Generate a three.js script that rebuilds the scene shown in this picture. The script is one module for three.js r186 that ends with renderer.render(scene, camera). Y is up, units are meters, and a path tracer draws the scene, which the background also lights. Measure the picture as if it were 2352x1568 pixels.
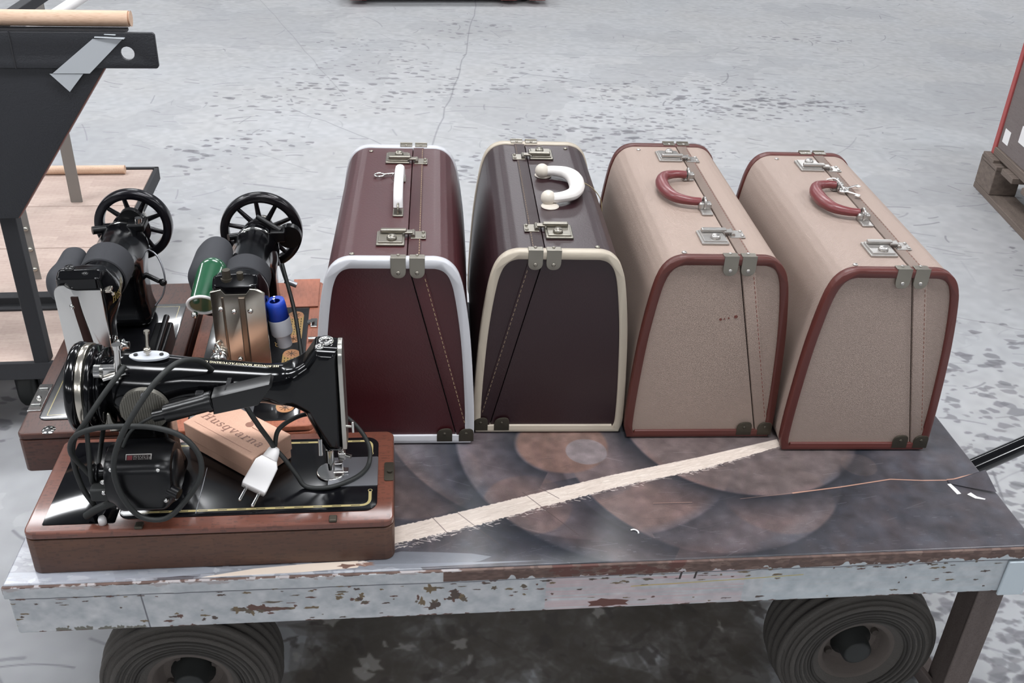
import * as THREE from 'three';
import { RoundedBoxGeometry } from 'three/addons/geometries/RoundedBoxGeometry.js';
import { mergeGeometries, toCreasedNormals } from 'three/addons/utils/BufferGeometryUtils.js';
import { MarchingCubes } from 'three/addons/objects/MarchingCubes.js';
import { RectAreaLightUniformsLib } from 'three/addons/lights/RectAreaLightUniformsLib.js';

// ------------------------------------------------------------------ camera, light, exposure
RectAreaLightUniformsLib.init();
const scene = new THREE.Scene();
scene.background = new THREE.Color(0x050505);
const TOP = 0.41;                                   // height of the cart's top above the floor
const camera = new THREE.PerspectiveCamera(37.786, 1.5, 0.05, 60);
camera.position.set(0, TOP + 0.985, 0);
camera.rotation.order = 'YXZ';
camera.rotation.set(-0.54067, 0, 0.044857);
const renderer = new THREE.WebGLRenderer({ antialias: true });
renderer.toneMapping = THREE.LinearToneMapping;
renderer.toneMappingExposure = 1.0;
renderer.shadowMap.enabled = true;
const LAMP_POWER = 22, LAMP_COLOR = 0xfafcff;
const LAMP_ROWS = [-8.2, -3.85, -0.9, 3.5], LAMP_COLS = [-5.7, -2.85, 0.0, 2.85, 5.7], LAMP_Y = 3.42;  // last row is a fill added behind the camera, for the front faces

// ------------------------------------------------------------------ helpers
let seed = 12345;
const rnd = (a = 1, b) => { seed = (seed * 1664525 + 1013904223) >>> 0; const t = seed / 4294967296; return b === undefined ? t * a : a + t * (b - a); };
const V = (x, y, z) => new THREE.Vector3(x, y, z);
const taken = {};
const numbered = (n) => { taken[n] = (taken[n] ?? -1) + 1; return taken[n] ? n + '_' + String(taken[n]).padStart(3, '0') : n; };
function mesh(name, geo, mat, parent, pos, rot) {
  const m = new THREE.Mesh(geo, mat); m.name = parent ? name : numbered(name);
  if (pos) m.position.set(...pos);
  if (rot) m.rotation.set(...rot);
  m.castShadow = m.receiveShadow = true; (parent || scene).add(m); return m;
}
function thing(name, label, category, pos, yaw = 0, group) {
  const g = new THREE.Group(); g.name = numbered(name); g.position.set(...pos); g.rotation.y = yaw;
  g.userData = { label, category }; if (group) g.userData.group = group; scene.add(g); return g;
}
function part(name, parent, pos, rot) { const g = new THREE.Group(); g.name = name; if (pos) g.position.set(...pos); if (rot) g.rotation.set(...rot); parent.add(g); return g; }
function struct(name, geo, mat, pos, rot) { const m = mesh(name, geo, mat, null, pos, rot); m.userData = { kind: 'structure', label: 'plain ' + name.replace(/_/g, ' ') + ' of the warehouse hall', category: name.split('_')[0] }; return m; }
const box = (w, h, d, r = 0.002, s = 2) => new RoundedBoxGeometry(w, h, d, s, Math.min(r, w / 2.01, h / 2.01, d / 2.01));
const cyl = (r0, r1, h, s = 24) => new THREE.CylinderGeometry(r0, r1, h, s);
const at = (g, x = 0, y = 0, z = 0, rx = 0, ry = 0, rz = 0) => { g = g.clone(); if (rx) g.rotateX(rx); if (ry) g.rotateY(ry); if (rz) g.rotateZ(rz); g.translate(x, y, z); return g; };
const tidy = (g) => { g = g.index ? g.toNonIndexed() : g.clone(); for (const k of Object.keys(g.attributes)) if (!['position', 'normal', 'uv'].includes(k)) g.deleteAttribute(k); return g; };
const merge = (l) => mergeGeometries(l.map(tidy));
const tube = (pts, r, seg = 48, rs = 10, closed = false) => new THREE.TubeGeometry(new THREE.CatmullRomCurve3(pts.map((p) => V(...p)), closed, 'centripetal'), seg, r, rs, closed);
function rod(a, b, r, s = 16, r2) { a = V(...a); b = V(...b); const d = b.clone().sub(a), g = new THREE.CylinderGeometry(r2 ?? r, r, d.length(), s); g.applyQuaternion(new THREE.Quaternion().setFromUnitVectors(V(0, 1, 0), d.normalize())); const c = a.add(b).multiplyScalar(.5); g.translate(c.x, c.y, c.z); return g; }
function bar(a, b, w, h, r = .002) { a = V(...a); b = V(...b); const d = b.clone().sub(a), g = box(d.length(), h, w, r); g.applyQuaternion(new THREE.Quaternion().setFromUnitVectors(V(1, 0, 0), d.normalize())); const c = a.add(b).multiplyScalar(.5); g.translate(c.x, c.y, c.z); return g; }
const lathe = (pts, s = 48) => new THREE.LatheGeometry(pts.map((p) => new THREE.Vector2(...p)), s);
const shapeOf = (pts) => new THREE.Shape(pts.map((p) => new THREE.Vector2(...p)));
function extrude(shape, depth, bevel = 0, seg = 8, crease = .5) {
  const g = new THREE.ExtrudeGeometry(shape, { depth, bevelEnabled: bevel > 0, bevelSize: bevel, bevelThickness: bevel, bevelOffset: -bevel, bevelSegments: 3, curveSegments: seg });
  return toCreasedNormals(g, crease);
}
function rrShape(w, d, r) {
  const s = new THREE.Shape(), x = w / 2, y = d / 2; const [a, b, c, e] = Array.isArray(r) ? r : [r, r, r, r];
  s.moveTo(-x + a, -y); s.lineTo(x - b, -y); s.absarc(x - b, -y + b, b, -Math.PI / 2, 0); s.lineTo(x, y - c); s.absarc(x - c, y - c, c, 0, Math.PI / 2);
  s.lineTo(-x + e, y); s.absarc(-x + e, y - e, e, Math.PI / 2, Math.PI); s.lineTo(-x, -y + a); s.absarc(-x + a, -y + a, a, Math.PI, Math.PI * 1.5); return s;
}
// a slab lying flat: outline in x (width) and z (depth), from y = 0 up to h
const slab = (w, d, h, r, bevel = .0015) => { const g = extrude(rrShape(w, d, r), h - 2 * bevel, bevel); g.translate(0, 0, bevel); g.rotateX(-Math.PI / 2); return g; };
function planar(g, ax, ay, x0, x1, y0, y1) {
  const p = g.attributes.position, uv = new Float32Array(p.count * 2), c = (i, a) => (a === 'x' ? p.getX(i) : a === 'y' ? p.getY(i) : p.getZ(i));
  for (let i = 0; i < p.count; i++) { uv[2 * i] = (c(i, ax) - x0) / (x1 - x0); uv[2 * i + 1] = (c(i, ay) - y0) / (y1 - y0); }
  g.setAttribute('uv', new THREE.BufferAttribute(uv, 2)); return g;
}
// ---- signed-distance bodies
const smin = (a, b, k) => { const h = Math.max(k - Math.abs(a - b), 0) / k; return Math.min(a, b) - h * h * k * .25; };
const sdBox = (x, y, z, hx, hy, hz, r) => { const a = Math.abs(x) - hx + r, b = Math.abs(y) - hy + r, c = Math.abs(z) - hz + r; return Math.hypot(Math.max(a, 0), Math.max(b, 0), Math.max(c, 0)) + Math.min(Math.max(a, b, c), 0) - r; };
function sdCone(x, y, z, A, B) {
  const [ax, ay, az, ra] = A, [bx, by, bz, rb] = B, dx = bx - ax, dy = by - ay, dz = bz - az;
  let t = ((x - ax) * dx + (y - ay) * dy + (z - az) * dz) / (dx * dx + dy * dy + dz * dz); t = Math.max(0, Math.min(1, t));
  return Math.hypot(x - ax - dx * t, y - ay - dy * t, z - az - dz * t) - (ra + (rb - ra) * t);
}
function sdPoly(x, y, P) {
  let d = 1e9, s = 1;
  for (let i = 0, j = P.length - 1; i < P.length; j = i++) {
    const ex = P[j][0] - P[i][0], ey = P[j][1] - P[i][1], wx = x - P[i][0], wy = y - P[i][1], t = Math.max(0, Math.min(1, (wx * ex + wy * ey) / (ex * ex + ey * ey)));
    d = Math.min(d, (wx - ex * t) ** 2 + (wy - ey * t) ** 2);
    const c1 = y >= P[i][1], c2 = y < P[j][1], c3 = ex * wy > ey * wx; if ((c1 && c2 && c3) || (!c1 && !c2 && !c3)) s = -s;
  }
  return s * Math.sqrt(d);
}
const sdPrism = (x, y, z, P, hz, r) => { const a = sdPoly(x, y, P) + r, b = Math.abs(z) - hz + r; return Math.min(Math.max(a, b), 0) + Math.hypot(Math.max(a, 0), Math.max(b, 0)) - r; };
function sdfMesh(f, lo, hi, res = 72) {
  const mc = new MarchingCubes(res, new THREE.MeshBasicMaterial(), false, false, 90000), half = res / 2, S = [0, 1, 2].map((k) => (hi[k] - lo[k]) / 2), C = [0, 1, 2].map((k) => (hi[k] + lo[k]) / 2);
  const w = (i, k) => C[k] + S[k] * ((i - half) / half) * 1.08;
  for (let k = 0; k < res; k++) for (let j = 0; j < res; j++) for (let i = 0; i < res; i++) mc.field[i + j * res + k * res * res] = -f(w(i, 0), w(j, 1), w(k, 2));
  mc.isolation = 0; mc.update();
  const n = mc.count, p = new Float32Array(n * 3), no = new Float32Array(n * 3), e = 4e-4;
  for (let i = 0; i < n; i++) {
    const q = [0, 1, 2].map((k) => C[k] + S[k] * mc.positionArray[3 * i + k] * 1.08);
    const g = V(f(q[0] + e, q[1], q[2]) - f(q[0] - e, q[1], q[2]), f(q[0], q[1] + e, q[2]) - f(q[0], q[1] - e, q[2]), f(q[0], q[1], q[2] + e) - f(q[0], q[1], q[2] - e)).normalize();
    p.set(q, 3 * i); no.set([g.x, g.y, g.z], 3 * i);
  }
  const g = new THREE.BufferGeometry(); g.setAttribute('position', new THREE.BufferAttribute(p, 3)); g.setAttribute('normal', new THREE.BufferAttribute(no, 3)); g.setAttribute('uv', new THREE.BufferAttribute(new Float32Array(n * 2), 2)); return g;
}
// printed lettering laid on a body: a grid of points marched along dir onto the surface
function printOn(f, corner, ux, uy, dir, nu = 40, nv = 8) {
  const pos = [], uv = [], idx = []; const d = V(...dir).normalize();
  for (let j = 0; j <= nv; j++) for (let i = 0; i <= nu; i++) {
    const q = V(...corner).addScaledVector(V(...ux), i / nu).addScaledVector(V(...uy), j / nv);
    for (let k = 0; k < 60; k++) { const s = f(q.x, q.y, q.z); if (s < 2e-4) break; q.addScaledVector(d, s * .8); }
    q.addScaledVector(d, -.0004); pos.push(q.x, q.y, q.z); uv.push(i / nu, j / nv);
  }
  for (let j = 0; j < nv; j++) for (let i = 0; i < nu; i++) { const a = j * (nu + 1) + i, b = a + 1, c = a + nu + 1, e = c + 1; idx.push(a, b, e, a, e, c); }
  const g = new THREE.BufferGeometry(); g.setAttribute('position', new THREE.Float32BufferAttribute(pos, 3)); g.setAttribute('uv', new THREE.Float32BufferAttribute(uv, 2)); g.setIndex(idx); g.computeVertexNormals(); return g;
}
// ---- textures
function canvas(w, h, draw) { const c = document.createElement('canvas'); c.width = w; c.height = h; draw(c.getContext('2d'), w, h); return c; }
function tex(c, rep, color = true) { const t = new THREE.CanvasTexture(c); if (color) t.colorSpace = THREE.SRGBColorSpace; t.wrapS = t.wrapT = THREE.RepeatWrapping; if (rep) t.repeat.set(...rep); return t; }
const lattice = new Float32Array(65536).map(() => rnd());
function vnoise(x, y, n) { const xi = Math.floor(x), yi = Math.floor(y), fx = x - xi, fy = y - yi, u = fx * fx * (3 - 2 * fx), v = fy * fy * (3 - 2 * fy), L = (a, b) => lattice[(((a % n) + n) % n + 17 * n) % 256 + 256 * ((((b % n) + n) % n + 29 * n) % 256)]; return (L(xi, yi) * (1 - u) + L(xi + 1, yi) * u) * (1 - v) + (L(xi, yi + 1) * (1 - u) + L(xi + 1, yi + 1) * u) * v; }
function fbm(x, y, n, oct = 4) { let s = 0, a = .5, t = 0; for (let o = 0; o < oct; o++) { s += a * vnoise(x * n, y * n, n); t += a; a *= .5; n *= 2; if (n > 256) break; } return s / t; }
const mixc = (a, b, t) => a.map((v, i) => v + (b[i] - v) * t);
function pixels(g, w, h, f) { const d = g.getImageData(0, 0, w, h); for (let y = 0; y < h; y++) for (let x = 0; x < w; x++) { const i = 4 * (y * w + x), c = f(x / w, y / h, d.data, i); d.data[i] = c[0]; d.data[i + 1] = c[1]; d.data[i + 2] = c[2]; d.data[i + 3] = c[3] ?? 255; } g.putImageData(d, 0, 0); }
const woodCanvas = (a, b, c, w = 512, h = 256, nx = 3, ny = 24) => canvas(w, h, (g) => pixels(g, w, h, (u, v) => {
  const wob = fbm(u, v, 4, 3) * .12, gr = fbm(u * nx / 8, v + wob, 8 * ny / 24 | 0 || 8, 5), fine = vnoise(u * 16, v * 200, 256), pore = vnoise(u * 60, v * 256, 256) > .8 ? .4 : 0;
  return mixc(mixc(a, b, Math.min(1, Math.max(0, gr * 1.9 - .45))), c, Math.min(1, fine * .25 + pore)).map((q) => q);
}));

// ------------------------------------------------------------------ materials
const std = (o) => new THREE.MeshStandardMaterial(o), phys = (o) => new THREE.MeshPhysicalMaterial(o);
const grainT = tex(canvas(256, 256, (g) => pixels(g, 256, 256, (u, v) => { const n = 255 * fbm(u, v, 64, 2); return [n, n, n]; })), [9, 9], false);
const weaveT = tex(canvas(256, 256, (g) => pixels(g, 256, 256, (u, v) => { const a = Math.sin(u * Math.PI * 64) * Math.sin(v * Math.PI * 64), n = 150 + 60 * a + 50 * vnoise(u * 64, v * 64, 64); return [n, n, n]; })), [14, 14], false);
const M = {
  black: phys({ color: 0x08080a, roughness: .13, specularIntensity: .8 }),
  blackSatin: std({ color: 0x0a0a0b, roughness: .3 }),
  gloss: phys({ color: 0x07070a, roughness: .06 }),
  motor: phys({ color: 0x0a0a0c, roughness: .3, specularIntensity: .7 }),
  tape: std({ color: 0x2b2c31, roughness: .72, bumpMap: grainT, bumpScale: .0006 }),
  rubber: std({ color: 0x1b1d1c, roughness: .6 }),
  chrome: std({ color: 0xd4d2cf, metalness: 1, roughness: .14 }),
  nickel: std({ color: 0xc9c2b6, metalness: 1, roughness: .22 }),
  face: std({ color: 0xb9b7b0, metalness: 1, roughness: .3 }),
  steel: std({ color: 0x9d9ea3, metalness: .85, roughness: .36 }),
  tarnish: std({ color: 0x4b463d, metalness: .7, roughness: .5 }),
  zinc: std({ color: 0xb8b4aa, metalness: .9, roughness: .28 }),
  white: std({ color: 0xe6e3e2, roughness: .38 }),
  blue: std({ color: 0x1c43b4, roughness: .45 }),
  grey: std({ color: 0xb6b9bf, roughness: .5 }),
  green: phys({ color: 0x1d5236, roughness: .25, clearcoat: 1, clearcoatRoughness: .08 }),
  dark: std({ color: 0x121010, roughness: .9 }),
  gold: std({ color: 0xb08d4f, metalness: .5, roughness: .45 }),
};

// ------------------------------------------------------------------ hall shell
const floorC = canvas(2048, 2048, (g, w, h) => {
  pixels(g, w, h, (u, v) => {
    const big = fbm(u, v, 5, 5), mid = fbm(u + .37, v + .11, 24, 4), fine = vnoise(u * 256, v * 256, 256);
    const worn = fbm(u * 1, v * 1, 14, 5) > .575 ? 1 : 0;
    let c = mixc([154, 156, 159], [174, 175, 178], big * 1.4 - .2); c = mixc(c, [162, 159, 156], mid * .5); c = c.map((q) => q + (fine - .5) * 12);
    return worn ? mixc(c, [140, 141, 144], .3) : c;
  });
  const S = w / 6, wrap = (f) => { for (const dx of [-w, 0, w]) for (const dy of [-h, 0, h]) { g.save(); g.translate(dx, dy); f(); g.restore(); } };
  // scuffs and short tyre scratches
  for (let i = 0; i < 2600; i++) {
    const x = rnd(w), y = rnd(h), l = rnd(4, 38) * (rnd() < .1 ? 2.5 : 1), a = rnd() < .7 ? rnd(-.5, .5) : rnd(0, 6.28), t = rnd(.6, 2.6), dk = rnd(60, 105), al = rnd(.12, .5), b = rnd(-.4, .4);
    g.strokeStyle = `rgba(${dk},${dk},${dk + 6},${al})`; g.lineWidth = t; g.lineCap = 'round'; g.beginPath(); g.moveTo(x, y); g.quadraticCurveTo(x + Math.cos(a + b) * l * .5, y + Math.sin(a + b) * l * .5, x + Math.cos(a) * l, y + Math.sin(a) * l); g.stroke();
  }
  // dark worn patches with ragged outlines
  const ragged = (x, y, rx, ry, n, col) => { for (let i = 0; i < n; i++) { const a = rnd(6.28), q = Math.sqrt(rnd()), px = x + Math.cos(a) * q * rx, py = y + Math.sin(a) * q * ry, r = rnd(1, 5.5) * (1.2 - q * .6); g.fillStyle = col(rnd()); g.beginPath(); const k = 7; for (let j = 0; j < k; j++) { const b = j / k * 6.283, rr = r * rnd(.5, 1.5); g.lineTo(px + Math.cos(b) * rr * 1.6, py + Math.sin(b) * rr); } g.fill(); } };
  const X = (x) => ((x + 3) % 6 + 6) % 6 * S, Z = (z) => ((z + 7) % 6 + 6) % 6 * S;
  const dk = (t) => `rgba(${76 + t * 26},${75 + t * 26},${80 + t * 26},${.35 + t * .35})`, lt = (t) => `rgba(172,173,175,${.2 + t * .3})`;
  ragged(X(1.05), Z(-1.6), .3 * S, .35 * S, 420, dk); ragged(X(.95), Z(-1.15), .2 * S, .3 * S, 320, dk); ragged(X(1.3), Z(-2.2), .3 * S, .4 * S, 240, dk);
  ragged(X(.4), Z(-4.0), .5 * S, .35 * S, 300, dk); ragged(X(.9), Z(-4.6), .7 * S, .3 * S, 300, dk); ragged(X(-.7), Z(-4.6), .5 * S, .5 * S, 170, dk); ragged(X(2.2), Z(-3), .6 * S, .5 * S, 220, dk); ragged(X(-.85), Z(-1.0), .25 * S, .3 * S, 240, dk);
  {
    const flakeAndShade = (x, z, rx, rz, c) => { g.fillStyle = c; g.beginPath(); const tl = rnd(6); for (let k = 0; k < 11; k++) { const a = k / 11 * 6.283, q = rnd(.25, 1.3), ca = Math.cos(a) * rx * q, sa = Math.sin(a) * rz * q; g.lineTo(X(x) + (ca * Math.cos(tl) - sa * Math.sin(tl)) * S, Z(z) + (ca * Math.sin(tl) + sa * Math.cos(tl)) * S); } g.fill(); };
    for (let i = 0; i < 420; i++) flakeAndShade(rnd(-.34, .46), rnd(-1.46, -1.08), rnd(.03, .09), rnd(.02, .06), 'rgba(74,66,60,.3)');   // brown blots paint the shade under the cart onto the flaked floor
    for (let i = 0; i < 330; i++) { const t = rnd(); flakeAndShade(rnd(-.6, .75), rnd(-1.75, -1.1), rnd(.004, .036), rnd(.003, .02), t < .35 ? 'rgba(158,154,150,.75)' : 'rgba(66,60,56,.6)'); } } ragged(X(-1.2), Z(-3.4), .4 * S, .5 * S, 160, lt);
  for (let i = 0; i < 46; i++) ragged(rnd(w), rnd(h), rnd(20, 120), rnd(15, 80), 30, rnd() < .65 ? dk : lt);
  // cracks and slab joints
  const crack = (pts, t, al) => { g.strokeStyle = `rgba(78,78,82,${al})`; g.lineWidth = t; g.beginPath(); let [px, py] = pts[0]; g.moveTo(X(px), Z(py)); for (const [x, y] of pts.slice(1)) { for (let k = 1; k <= 14; k++) g.lineTo(X(px + (x - px) * k / 14) + rnd(-2.4, 2.4), Z(py + (y - py) * k / 14) + rnd(-2.4, 2.4)); px = x; py = y; } g.stroke(); };
  crack([[-.32, -6.9], [-.31, -5.2], [-.36, -3.6]], 2, .35); crack([[-2.4, -5.0], [-1.2, -5.15], [.6, -5.3], [2.4, -5.6]], 1.6, .28); crack([[-1.0, -4.2], [-.2, -3.5], [.3, -3.2]], 1.6, .35); crack([[1.2, -2.6], [1.9, -2.4], [2.6, -2.7]], 1.6, .3); crack([[-1.7, -6.4], [-.8, -4.4]], 1.4, .25);
});
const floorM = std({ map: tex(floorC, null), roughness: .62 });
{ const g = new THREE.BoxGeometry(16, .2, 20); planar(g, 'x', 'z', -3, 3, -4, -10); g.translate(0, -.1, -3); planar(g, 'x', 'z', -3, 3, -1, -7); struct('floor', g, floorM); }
const wallM = std({ color: 0x8f9397, roughness: .85 }), ceilM = std({ color: 0x9a9da0, roughness: .9 });
struct('ceiling', new THREE.BoxGeometry(16.4, .2, 20.4), ceilM, [0, 4.3, -3]);
struct('wall_back', new THREE.BoxGeometry(16.4, 4.2, .2), wallM, [0, 2.1, -13.1]); struct('wall_front', new THREE.BoxGeometry(16.4, 4.2, .2), wallM, [0, 2.1, 7.1]);
struct('wall_left', new THREE.BoxGeometry(.2, 4.2, 20), wallM, [-8.1, 2.1, -3]); struct('wall_right', new THREE.BoxGeometry(.2, 4.2, 20), wallM, [8.1, 2.1, -3]);
{
  const hg = box(1.56, .07, .51, .01), dg = box(1.5, .012, .45, .004), rodG = cyl(.006, .006, .75, 8), hm = std({ color: 0xd8d8d6, roughness: .5 });
  const gm = std({ color: 0xffffff, emissive: LAMP_COLOR, emissiveIntensity: 10, roughness: .6 });
  const nth = ['first', 'second', 'third', 'fourth', 'fifth'], where = ['row by the far wall', 'row beyond the cart', 'row above the cart', 'fill row added behind the viewer'];
  LAMP_ROWS.forEach((z, zi) => LAMP_COLS.forEach((x, xi) => {
    if (zi === 1 && xi === 3) return;                 // a gap in this row: nothing glares on that side of the cart
    const t = thing('ceiling_light', 'long fluorescent ceiling light, ' + nth[xi] + ' from the left wall in the ' + where[zi], 'light', [x, LAMP_Y, z], 0, 'fluorescent lights in rows under the ceiling');
    mesh('housing', hg, hm, t, [0, .05, 0]); mesh('diffuser', dg, gm, t, [0, .012, 0]); for (const s of [-.6, .6]) mesh('hanger', rodG, M.steel, t, [s, .46, 0]);
    const l = new THREE.RectAreaLight(LAMP_COLOR, LAMP_POWER, 1.5, .45); l.position.set(0, -.004, 0); l.rotation.x = -Math.PI / 2; l.name = 'tube_glow'; t.add(l);
  }));
}

// ------------------------------------------------------------------ flatbed cart
const CART = { x: 0, z: -1.0315, yaw: .1179 }, CX0 = -.667, CX1 = .795, CD = .765;
const topC = canvas(2048, 1072, (g, w, h) => {
  const X = (x) => (x - CX0) / (CX1 - CX0) * w, Z = (z) => (z + CD) / CD * h, S = w / (CX1 - CX0);
  pixels(g, w, h, (u, v) => { const n = fbm(u * 2, v, 10, 5), f = fbm(u, v * .5, 64, 3); return mixc(mixc([56, 58, 66], [86, 86, 94], n * 1.5 - .25), [72, 58, 56], f * .55); });
  const disc = (x, z, r, c, a = .8) => { const q = g.createRadialGradient(X(x), Z(z), r * S * .93, X(x), Z(z), r * S); q.addColorStop(0, c); q.addColorStop(1, c + '00'); g.globalAlpha = a; g.fillStyle = q; g.beginPath(); g.arc(X(x), Z(z), r * S, 0, 7); g.fill(); g.globalAlpha = 1; };
  // sprayed halo: dense at the stencil's edge, thinning outward
  const ring = (x, z, r, c, t, a, a0 = 0, a1 = 6.2832) => { const r0 = (r - t * .45) * S, r1 = (r + t * 2.2) * S, q = g.createRadialGradient(X(x), Z(z), r0, X(x), Z(z), r1); q.addColorStop(0, c + '00'); q.addColorStop(.08, c); q.addColorStop(.3, c + 'b0'); q.addColorStop(1, c + '00'); g.globalAlpha = a; g.fillStyle = q; g.beginPath(); g.arc(X(x), Z(z), r1, a0, a1); g.arc(X(x), Z(z), r0, a1, a0, true); g.fill(); g.globalAlpha = 1; };
  const br = '#6a4f48', br2 = '#74605a', dkc = '#24272e', sl = '#585c66';
  disc(-.12, -.21, .11, br2, .5);
  disc(.18, -.397, .354, sl, .45); disc(.05, -.13, .07, br2, .5); ring(.181, -.397, .36, dkc, .018, .6);
  disc(.340, -.2355, .2275, sl, .5); disc(.44, -.13, .09, br2, .45); ring(.340, -.2355, .235, dkc, .02, .7);
  g.save(); g.beginPath(); g.arc(X(.3945), Z(-.2537), .268 * S, 0, 7); g.clip(); disc(.177, -.274, .2224, '#6c5a56', .75); disc(.14, -.25, .12, sl, .35); g.restore();
  disc(.258, -.289, .3065, br, .28); ring(.258, -.289, .317, dkc, .026, .9, 1.9, 3.6);
  ring(.177, -.274, .231, dkc, .02, .5, .2, 1.35); ring(.3945, -.2537, .277, dkc, .026, .75, 2.1, 2.9);
  disc(.434, -.3295, .198, '#5e5352', .85); ring(.434, -.3295, .207, dkc, .024, 1);
  disc(.123, -.2755, .0776, '#705850', .9); ring(.123, -.2755, .086, dkc, .022, .8, 2, 4.2); disc(.16, -.255, .035, '#7c8088', .5);
  disc(.6, -.2, .03, br2, .2);
  { const d = g.getImageData(0, 0, w, h); for (let y = 0; y < h; y++) for (let x = 0; x < w; x++) { const i = 4 * (y * w + x), n = .82 + .36 * fbm(x / w, y / h * .52, 90, 3) + (rnd() - .5) * .1; for (let k = 0; k < 3; k++) d.data[i + k] *= n; } g.putImageData(d, 0, 0); }
  // scratches, grain of wear
  for (let i = 0; i < 1500; i++) { const x = rnd(w), y = rnd(h), l = rnd(3, 60), a = rnd(-.5, .5), c = rnd() < .6 ? '190,192,198' : '25,24,28'; g.strokeStyle = `rgba(${c},${rnd(.04, .22)})`; g.lineWidth = rnd(.5, 1.6); g.beginPath(); g.moveTo(x, y); g.lineTo(x + Math.cos(a) * l, y + Math.sin(a) * l); g.stroke(); }
  for (let i = 0; i < 300; i++) { const y = h * (.985 - Math.pow(rnd(), 2) * .1); g.fillStyle = `rgba(150,152,160,${rnd(.05, .25)})`; g.fillRect(rnd(w), y, rnd(2, 16), rnd(1, 2.5)); }
  // left end: pale grey-blue paint still in place
  const blot = (x, y, rx, ry, c) => { g.fillStyle = c; g.beginPath(); for (let k = 0; k < 12; k++) { const q = k / 12 * 6.283, e = rnd(.5, 1.3); g.lineTo(x + Math.cos(q) * rx * e, y + Math.sin(q) * ry * e); } g.fill(); };
  blot(X(-.62), Z(-.05), 150, 130, 'rgba(150,154,162,.7)'); blot(X(-.6), Z(-.012), 260, 26, 'rgba(150,154,162,.8)'); blot(X(-.3), Z(-.008), 420, 16, 'rgba(140,144,152,.7)'); blot(X(-.14), Z(-.02), 150, 20, 'rgba(120,124,132,.7)');
  for (let i = 0; i < 260; i++) { const c = rnd(130, 180); blot(X(CX0) + Math.pow(rnd(), 1.8) * .36 * w, h * (1 - Math.pow(rnd(), 2) * .2), rnd(4, 26), rnd(2, 8), `rgba(${c},${c + 2},${c + 8},.5)`); }
  g.fillStyle = '#cfc0b2'; g.beginPath(); for (const [x, z] of [[-.41, -.001], [-.34, -.014], [-.26, -.02], [-.19, -.022], [-.2, -.008], [-.28, -.003]]) g.lineTo(X(x), Z(z)); g.fill(); blot(X(-.215), Z(-.012), 16, 7, '#6a5148'); blot(X(-.19), Z(-.014), 20, 6, '#7a5f55');
  // cream worn stripe
  const st = [[-.2, -.115, -.02], [-.15, -.088, -.045], [-.024, -.126, -.082], [.187, -.192, -.156], [.338, -.231, -.195], [.489, -.275, -.251]];
  const at2 = (x) => { for (let i = 0; i < st.length - 1; i++) if (x <= st[i + 1][0]) { const t = (x - st[i][0]) / (st[i + 1][0] - st[i][0]); return [st[i][1] + (st[i + 1][1] - st[i][1]) * t, st[i][2] + (st[i + 1][2] - st[i][2]) * t]; } return [st[5][1], st[5][2]]; };
  { const up = [], dn = []; for (let x = -.2; x <= .489; x += .0025) { const [p, q] = at2(x), t = (x + .2) / .69; up.push([X(x), Z(p + rnd(-.0012, .0012) * (1 - t))]); dn.push([X(x + rnd(-.002, .002)), Z(q - .004 - rnd(0, .004) * (1.2 - t))]); }
    g.fillStyle = '#cdbfb4'; g.beginPath(); for (const [x, y] of [...up, ...dn.reverse()]) g.lineTo(x, y); g.fill();
    for (let i = 0; i < 900; i++) { const x = rnd(-.2, .485), [p, q] = at2(x), d = q - p, l = rnd(5, 26), w0 = Z(p + d * rnd(.05, .95)); g.strokeStyle = rnd() < .5 ? 'rgba(222,212,203,.5)' : 'rgba(176,160,150,.35)'; g.lineWidth = rnd(.6, 2); g.beginPath(); g.moveTo(X(x), w0); g.lineTo(X(x) + l, w0 - l * .33); g.stroke(); }
    for (let i = 0; i < 330; i++) { const x = Math.pow(rnd(), 1.5) * .62 - .2, [, q] = at2(x), t = (x + .2) / .69, y0 = Z(q - .006 + rnd(-.003, .012) * (1 - t * .8)), l = rnd(4, 22); g.strokeStyle = rnd() < .6 ? 'rgba(205,194,186,.75)' : 'rgba(52,50,54,.8)'; g.lineWidth = rnd(.7, 2.2); g.beginPath(); g.moveTo(X(x), y0); g.lineTo(X(x) + l * rnd(.2, 1.1), y0 + l * rnd(-.3, .4)); g.stroke(); } }
  g.strokeStyle = 'rgba(70,60,58,.8)'; g.lineWidth = 1.4; for (const [a, b, c, d] of [[-.1, -.117, -.066, -.06], [-.064, -.125, .0, -.044], [.045, -.158, .118, -.056], [.07, -.17, .1, -.14]]) { g.beginPath(); g.moveTo(X(a), Z(b)); g.lineTo(X(c), Z(d)); g.stroke(); }
  // copper crack in the laminate
  const cr = [[.2419, -.1224], [.3028, -.1215], [.3795, -.1259], [.466, -.1352], [.5478, -.1462], [.637, -.1614], [.689, -.1557], [.7396, -.1544], [.7866, -.1599], [.795, -.161]];
  for (let i = 0; i < cr.length - 1; i++) { if (i === 1) continue; g.strokeStyle = i < 3 ? 'rgba(178,140,120,.55)' : '#b48a76'; g.lineWidth = i < 3 ? 1.6 : 3.4; g.beginPath(); g.moveTo(X(cr[i][0]), Z(cr[i][1])); g.lineTo(X(cr[i + 1][0]), Z(cr[i + 1][1])); g.stroke(); g.strokeStyle = '#20202a'; g.lineWidth = 1.2; g.beginPath(); g.moveTo(X(cr[i][0]), Z(cr[i][1]) + 3); g.lineTo(X(cr[i + 1][0]), Z(cr[i + 1][1]) + 3); g.stroke(); }
});
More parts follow.
